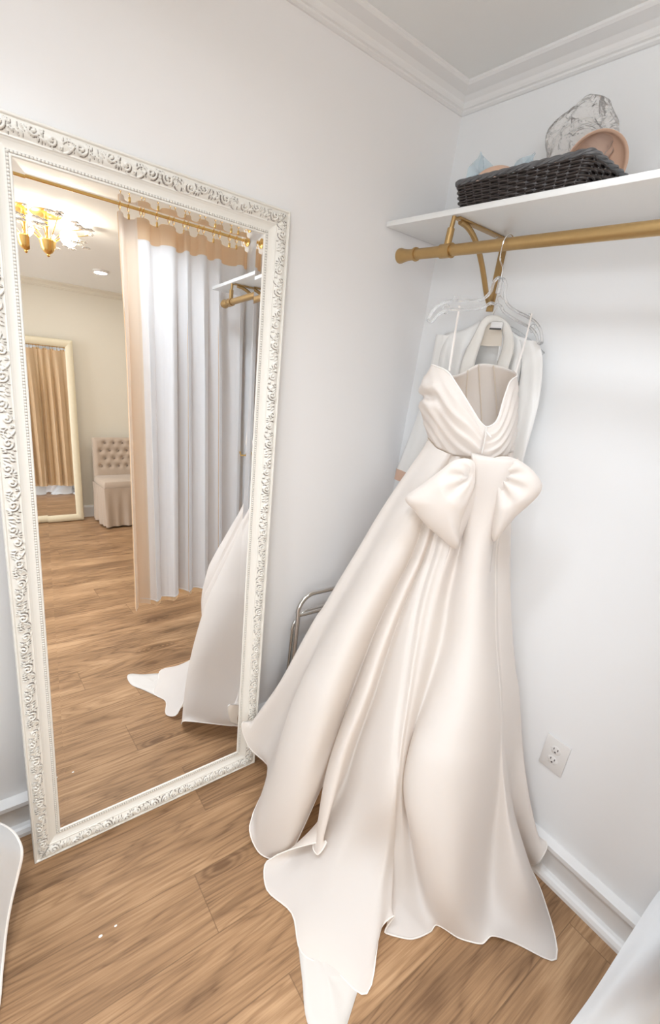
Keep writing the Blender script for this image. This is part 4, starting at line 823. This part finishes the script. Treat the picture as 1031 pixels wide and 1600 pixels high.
# ------------------------------------------------------------------ curtain, its rod and rings
CY = -1.475; CZ = 2.312
cr = empty('curtain_rod', (-1.0, CY, CZ)); tag(cr, 'thin polished gold curtain rod across the fitting room doorway, seen in the mirror', 'curtain rod')
MB().tube([(XL + .005, CY, CZ), (-.005, CY, CZ)], .0072, 16).build('pole', M_goldshiny, cr)
for x in (XL + .004, -.004):
    MB().lathe([(.028, 0), (.028, .004), (.014, .008), (.012, .016)], Matrix.Translation((x, CY, CZ)) @ Matrix.Rotation(PI / 2 if x < -1 else -PI / 2, 4, 'Y'), 24).build('wall_flange', M_goldshiny, cr)
ct = empty('door_curtain', (-.35, CY, .15)); tag(ct, 'drawn fitting room curtain, white lining with gold heading, seen in the mirror', 'curtain')
nx_, nz_ = 420, 60; xs0 = -.735; xs1 = .012
def curtain_pt(u, v, off=0.0):
    """u along the cloth, v 0 top .. 1 hem"""
    nf = 7.0; ph = 2 * PI * nf * (u + .026 * math.sin(2 * PI * u * 1.7 + .5) + .014 * math.sin(2 * PI * u * 4.3)) ; top = math.exp(-v * 9)
    amp = (.014 + .032 * min(1, v * 3)) * (1 + .25 * math.sin(u * 17 + 1) + .28 * math.sin(u * 31 + 2))
    x = xs0 + (xs1 - xs0) * u + .010 * min(1, v * 4) * math.sin(2 * ph + .6) * (1 - top) + .012 * v * math.sin(u * 11)
    pk = math.sin(ph); pk = math.copysign(abs(pk) ** (.75 if v > .06 else .5), pk)
    y = CY + amp * pk * (1 - .35 * top) + .012 * v * math.sin(u * 23 + 2)
    z = 2.275 - (2.275 - .150) * v - .010 * v * math.sin(u * 9) - (.010 * (1 - pk) * top)
    return min(x, -.004), y + off, z
def curt(name, off, mat, u0, u1, v0, v1, nx, nz, dz=0):
    G = np.array([[curtain_pt(u, v, off) for v in np.linspace(v0, v1, nz)] for u in np.linspace(u0, u1, nx)]); G[:, -1, 2] += dz
    return grid_obj(name, G, mat, ct)
curt('gold_face', -.006, M_curt, 0, 1, 0, 1.0, 420, 70)
ln = curt('lining', .003, M_lining, .12, 1, .047, .985, 400, 66)
curt('gold_heading', .0045, M_curt, .0, 1, 0, .048, 420, 8)
curt('gold_edge', .005, M_sheer, 0, .125, .0, 1.0, 60, 70)
hb = np.array([curtain_pt(u, .985, .003) for u in np.linspace(.085, 1, 300)])
MB().tube(hb.tolist(), .004, 6, flat=.6).build('hem_edge', M_lining, ln)
ring0 = None
for i, u in enumerate([.02, .075, .155, .175, .265, .35, .385, .46, .49, .57, .61, .69, .74, .82, .88, .96]):
    x, y, z = curtain_pt(u, 0.0); x = min(x, -.03)
    if ring0 is None:
        ring0 = empty('curtain_ring', (x, CY, CZ))
        MB().tube([(x, CY + .017 * math.cos(a_), CZ - .006 + .017 * math.sin(a_)) for a_ in np.linspace(0, 2 * PI, 25)[:-1]], .0018, 6, closed=True).build('ring', M_goldshiny, ring0)
        MB().box((x - .005, CY - .006, CZ - .060), (x + .005, CY + .006, CZ - .036), bev=.002).tube([(x, CY, CZ - .022), (x, CY, CZ - .038)], .0016, 6).build('clip', M_goldshiny, ring0)
        x00 = x; r_ = ring0
    else: r_ = copy_tree(ring0); r_.location = (x, CY, CZ)
    tag(r_, 'small gold clip ring holding the curtain heading on the gold rod', 'curtain ring', 'gold clip rings on the curtain rod')
hkp = empty('curtain_holdback', (-.001, -1.43, 1.045)); tag(hkp, 'small gold curtain holdback hook on the wall, seen at the mirror edge', 'hook')
MB().tube([(-.002, -1.43, 1.05), (-.05, -1.43, 1.05), (-.055, -1.43, 1.075)], .005, 8).build('arm', M_goldshiny, hkp)
MB().lathe([(.02, 0), (.02, .004), (.008, .008)], Matrix.Translation((-.001, -1.43, 1.05)) @ Matrix.Rotation(-PI / 2, 4, 'Y'), 20).build('rosette', M_goldshiny, hkp)

# ------------------------------------------------------------------ outer room: chandelier, far mirror, tufted chair
CHX, CHY = -.915, -2.36
ch = empty('chandelier', (CHX, CHY, H)); tag(ch, 'gold flush chandelier with sprays of crystal flowers, seen in the mirror', 'chandelier')
T = Matrix.Translation((CHX, CHY, 0))
MB().lathe([(.001, H), (.085, H), (.088, H - .006), (.08, H - .014), (.05, H - .02), (.03, H - .024), (.001, H - .025)], T, 40).build('canopy', M_goldshiny, ch)
MB().lathe([(.001, H - .02), (.012, H - .02), (.012, H - .07), (.018, H - .08), (.012, H - .09), (.012, H - .145), (.045, H - .15), (.048, H - .158), (.044, H - .17), (.038, H - .20), (.024, H - .222), (.008, H - .232), (.010, H - .240), (.004, H - .248), (.001, H - .249)], T, 36).build('body', M_goldshiny, ch)
rg = random.Random(3)
for k in range(12):
    a_ = 2 * PI * k / 12 + .2; R_ = .20 + .05 * (k % 2); zt = H - .135 + .04 * (k % 3)
    pts = [(CHX + .03 * math.cos(a_), CHY + .03 * math.sin(a_), H - .16), (CHX + .10 * math.cos(a_ + .1), CHY + .10 * math.sin(a_ + .1), H - .115), (CHX + R_ * math.cos(a_ + .15), CHY + R_ * math.sin(a_ + .15), zt)]
    b_ = MB().tube(catmull(pts, 14).tolist(), .0028, 6).build('branch', M_goldshiny, ch)
    tip = pts[-1]
    for c_ in [tip] + [(tip[0] + rg.uniform(-.06, .06), tip[1] + rg.uniform(-.06, .06), tip[2] + rg.uniform(-.04, .03)) for _ in range(3)]:
        f = MB(); f.ball((c_[0], c_[1], c_[2] + .003), .010, 4, (1, 1, .5))
        for q in range(5):
            b = 2 * PI * q / 5; f.ball((c_[0] + .015 * math.cos(b), c_[1] + .015 * math.sin(b), c_[2] + .003), .012, 4, (1, 1, .4))
        f.build('crystal_flower', M_crystal, b_, auto=False)
for k in range(4):
    a_ = 2 * PI * k / 4 + .4; c_ = (CHX + .135 * math.cos(a_), CHY + .135 * math.sin(a_), H - .095)
    MB().ball(c_, .012, 8, (1, 1, 1.2)).build('bulb', M_bulb, ch)
for k in range(2):
    pl = bpy.data.lights.new('chandelier_lamp', 'POINT'); pl.energy = CHANDELIER_WATTS / 2; pl.color = (1, .92, .78); pl.shadow_soft_size = .05
    po = bpy.data.objects.new('chandelier_lamp', pl); COL.objects.link(po); po.location = (CHX + (.12 if k else -.12), CHY, H - .11); po.parent = ch; po.matrix_parent_inverse = ch.matrix_world.inverted()

fm = empty('standing_mirror', (-.72, YF + .10, 0)); tag(fm, 'cream framed mirror leaning on the far wall, seen inside the big mirror', 'mirror')
fx0, fx1, fh, fw = -1.03, -.435, 1.90, .075
th = .045
def fmp(u, v, o): return (u, YF + .14 - v * th + o * .999, v * .999 + o * th)
def frail(u0, v0, u1, v1):
    mb = MB(); n = 10; V = []
    ux, vx = u1 - u0, v1 - v0; L = math.hypot(ux, vx); ux, vx = ux / L, vx / L; px, py = -vx, ux
    for e, (a0, b0) in enumerate(((u0, v0), (u1, v1))):
        s = 1 if e == 0 else -1
        for k in range(n + 1):
            q = k / n; h = .012 + .022 * math.sin(PI * (q * .8 + .15)) if 0 < k < n else (0 if k == 0 else .008)
            V.append(fmp(a0 + px * fw * q + ux * s * fw * q, b0 + py * fw * q + vx * s * fw * q, h))
    F = [(k, k + 1, n + 1 + k + 1, n + 1 + k) for k in range(n)]
    mb.add(V, F); return mb
fb = MB()
for a in ((fx0, 0, fx1, 0), (fx1, 0, fx1, fh), (fx1, fh, fx0, fh), (fx0, fh, fx0, 0)):
    r_ = frail(*a); fb.add(r_.V, r_.F)
fb.add([fmp(fx0, 0, 0), fmp(fx1, 0, 0), fmp(fx1, fh, 0), fmp(fx0, fh, 0)], [(0, 1, 2, 3)])
fb.build('frame', M_frame2, fm)
mesh_obj('glass', [fmp(fx0 + fw - .003, fw - .003, .008), fmp(fx1 - fw + .003, fw - .003, .008), fmp(fx1 - fw + .003, fh - fw + .003, .008), fmp(fx0 + fw - .003, fh - fw + .003, .008)], [(0, 1, 2, 3)], M_mirror, fm, smooth=False)

tc_ = empty('tufted_chair', (-.07, YF + .36, 0)); tag(tc_, 'taupe button-tufted slipper chair with skirted seat by the far wall, seen in the mirror', 'chair')
cx0, cx1 = -.315, .185; yb = YF + .10
nbx, nbz = 60, 50; G = np.zeros((nbx, nbz, 3)); btn = []
for r in range(4):
    for c in range(5 - r % 2): btn.append((cx0 + .07 + (c + .5 * (r % 2)) * .09, .60 + r * .085))
for i in range(nbx):
    for j in range(nbz):
        x = cx0 + (cx1 - cx0) * i / (nbx - 1); z = .47 + .44 * j / (nbz - 1)
        e = min(i, nbx - 1 - i, nbz - 1 - j) / 4.0; puff = .025 * min(1, e) ** .5
        for bx, bz in btn: puff -= .020 * math.exp(-((x - bx) ** 2 + (z - bz) ** 2) / .0006)
        G[i, j] = (x, yb + .08 + puff, z)
back_ = grid_obj('backrest', G, M_chair, tc_)
mb = MB().box((cx0, yb, .40), (cx1, yb + .082, .91), bev=.02); mb.build('back_shell', M_chair, tc_)
bt = MB()
for bx, bz in btn: bt = MB().ball((bx, yb + .094, bz), .010, 5, (1, .6, 1)); bt.build('button', M_button, back_)
MB().box((cx0 - .01, yb + .07, .39), (cx1 + .01, yb + .54, .50), bev=.03).build('seat', M_chair, tc_)
per = []
def rectper(n, g=0):
    P = []; x0, x1, y0, y1 = cx0 - .012, cx1 + .012, yb + .02, yb + .545; L = 2 * ((x1 - x0) + (y1 - y0))
    for k in range(n):
        s = L * k / n
        if s < x1 - x0: P.append((x0 + s, y1, 0, 1))
        elif s < (x1 - x0) + (y1 - y0): P.append((x1, y1 - (s - (x1 - x0)), 1, 0))
        elif s < 2 * (x1 - x0) + (y1 - y0): P.append((x1 - (s - (x1 - x0) - (y1 - y0)), y0, 0, -1))
        else: P.append((x0, y0 + (s - 2 * (x1 - x0) - (y1 - y0)), -1, 0))
    return P
G = np.zeros((240, 14, 3))
for k, (x, y, nx1, ny1) in enumerate(rectper(240)):
    for j in range(14):
        t = j / 13; d = .002 + (.012 * math.sin(k * .55) + .010 * math.sin(k * .23 + 1)) * t
        G[k, j] = (x + nx1 * d, y + ny1 * d, .43 - .41 * t)
grid_obj('skirt', G, M_chair, tc_, closed=True)

# ------------------------------------------------------------------ white gowns at the picture's edges, lint on the floor
def P3(*a): return [np.array(p, float) for p in a]
ge = [ [(-.012, -1.300, .330), (-.055, -1.290, .285), (-.16, -1.285, .190), (-.27, -1.280, .080), (-.345, -1.272, .004)],
       [(-.012, -1.320, .345), (-.055, -1.318, .305), (-.165, -1.315, .205), (-.28, -1.310, .090), (-.355, -1.300, .008)],
       [(-.012, -1.350, .325), (-.055, -1.350, .285), (-.160, -1.350, .190), (-.27, -1.345, .080), (-.345, -1.340, .006)],
       [(-.012, -1.380, .220), (-.055, -1.385, .200), (-.150, -1.385, .130), (-.25, -1.385, .055), (-.325, -1.380, .004)],
       [(-.055, -1.405, .100), (-.070, -1.410, .090), (-.145, -1.410, .060), (-.23, -1.410, .030), (-.305, -1.405, .004)],
       [(-.055, -1.420, .004), (-.075, -1.425, .004), (-.145, -1.427, .004), (-.22, -1.427, .004), (-.290, -1.420, .004)]]
heap = empty('gown_train', (-.2, -1.40, 0)); tag(heap, 'white satin gown train heaped against the wall in the lower right corner', 'gown')
G = loft(ge, 40, 8); Gf = G.copy()
for i in range(G.shape[0]):
    for j in range(G.shape[1]): G[i, j, 2] = max(.003, G[i, j, 2] + .006 * math.sin(i * .35 + j * .22) * min(1, i / 6))
hp_ = grid_obj('drape', G, M_white, heap)
S0 = G[0]; sk = np.array([S0, S0 * np.array([1, 1, .5]) + np.array([0, -.03, 0]), S0 * np.array([1, 1, 0]) + np.array([0, -.06, .003])])
sk[:, :, 0] = np.minimum(sk[:, :, 0], np.where(sk[:, :, 2] < .135, -.05, -.012))
grid_obj('under_fold', sk, M_white, heap)
MB().tube(G[:, -1].tolist(), .003, 6).build('hem_roll', M_white, heap)
LH = np.array(DATA['lefthem']); wst = np.array([-1.80, -.60, 1.15]); cols_ = []
for k, p in enumerate(LH):
    a_ = -PI / 2 + PI * k / (len(LH) - 1); w0 = wst + np.array([.09 * math.cos(a_), -.12 * math.sin(a_), 0])
    m1 = w0 * .5 + p * .5 + np.array([-.05, 0, .03]); cols_.append(np.array([w0, w0 * .75 + p * .25 + np.array([-.03, 0, .01]), m1, w0 * .2 + p * .8 + np.array([-.02, 0, .02]), p]))
for q in ((-1.80, -1.00, .01), (-1.98, -.70, .02), (-1.97, -.35, .05), (-1.80, -.22, .15)):
    p = np.array(q); w0 = wst + (p - wst) * np.array([.3, .3, 0]); cols_.append(np.array([w0, w0 * .7 + p * .3, w0 * .5 + p * .5, w0 * .25 + p * .75, p]))
lg = empty('bridal_skirt', (-1.75, -.6, 0)); tag(lg, 'white skirt hem with rolled edge at the left picture edge beside the mirror foot', 'gown')
GL = loft(cols_, 40, 6, closed=True); GL[:, :, 0] = np.maximum(GL[:, :, 0], XL + .015)
grid_obj('skirt', GL, M_white, lg, closed=True)
MB().tube(GL[:, -1].tolist(), .0042, 8, closed=True).build('hem_roll', M_hem, lg)
for i, (x, y, s) in enumerate(((-1.275, -.448, .0045), (-1.236, -.444, .0035))):
    tag(MB().ball((x, y, .0015), s, 5, (1.2, .8, .3)).build('paper_scrap', M_lint, None), 'tiny white scrap on the wooden floor in front of the mirror', 'scrap', 'white scraps on the floor')
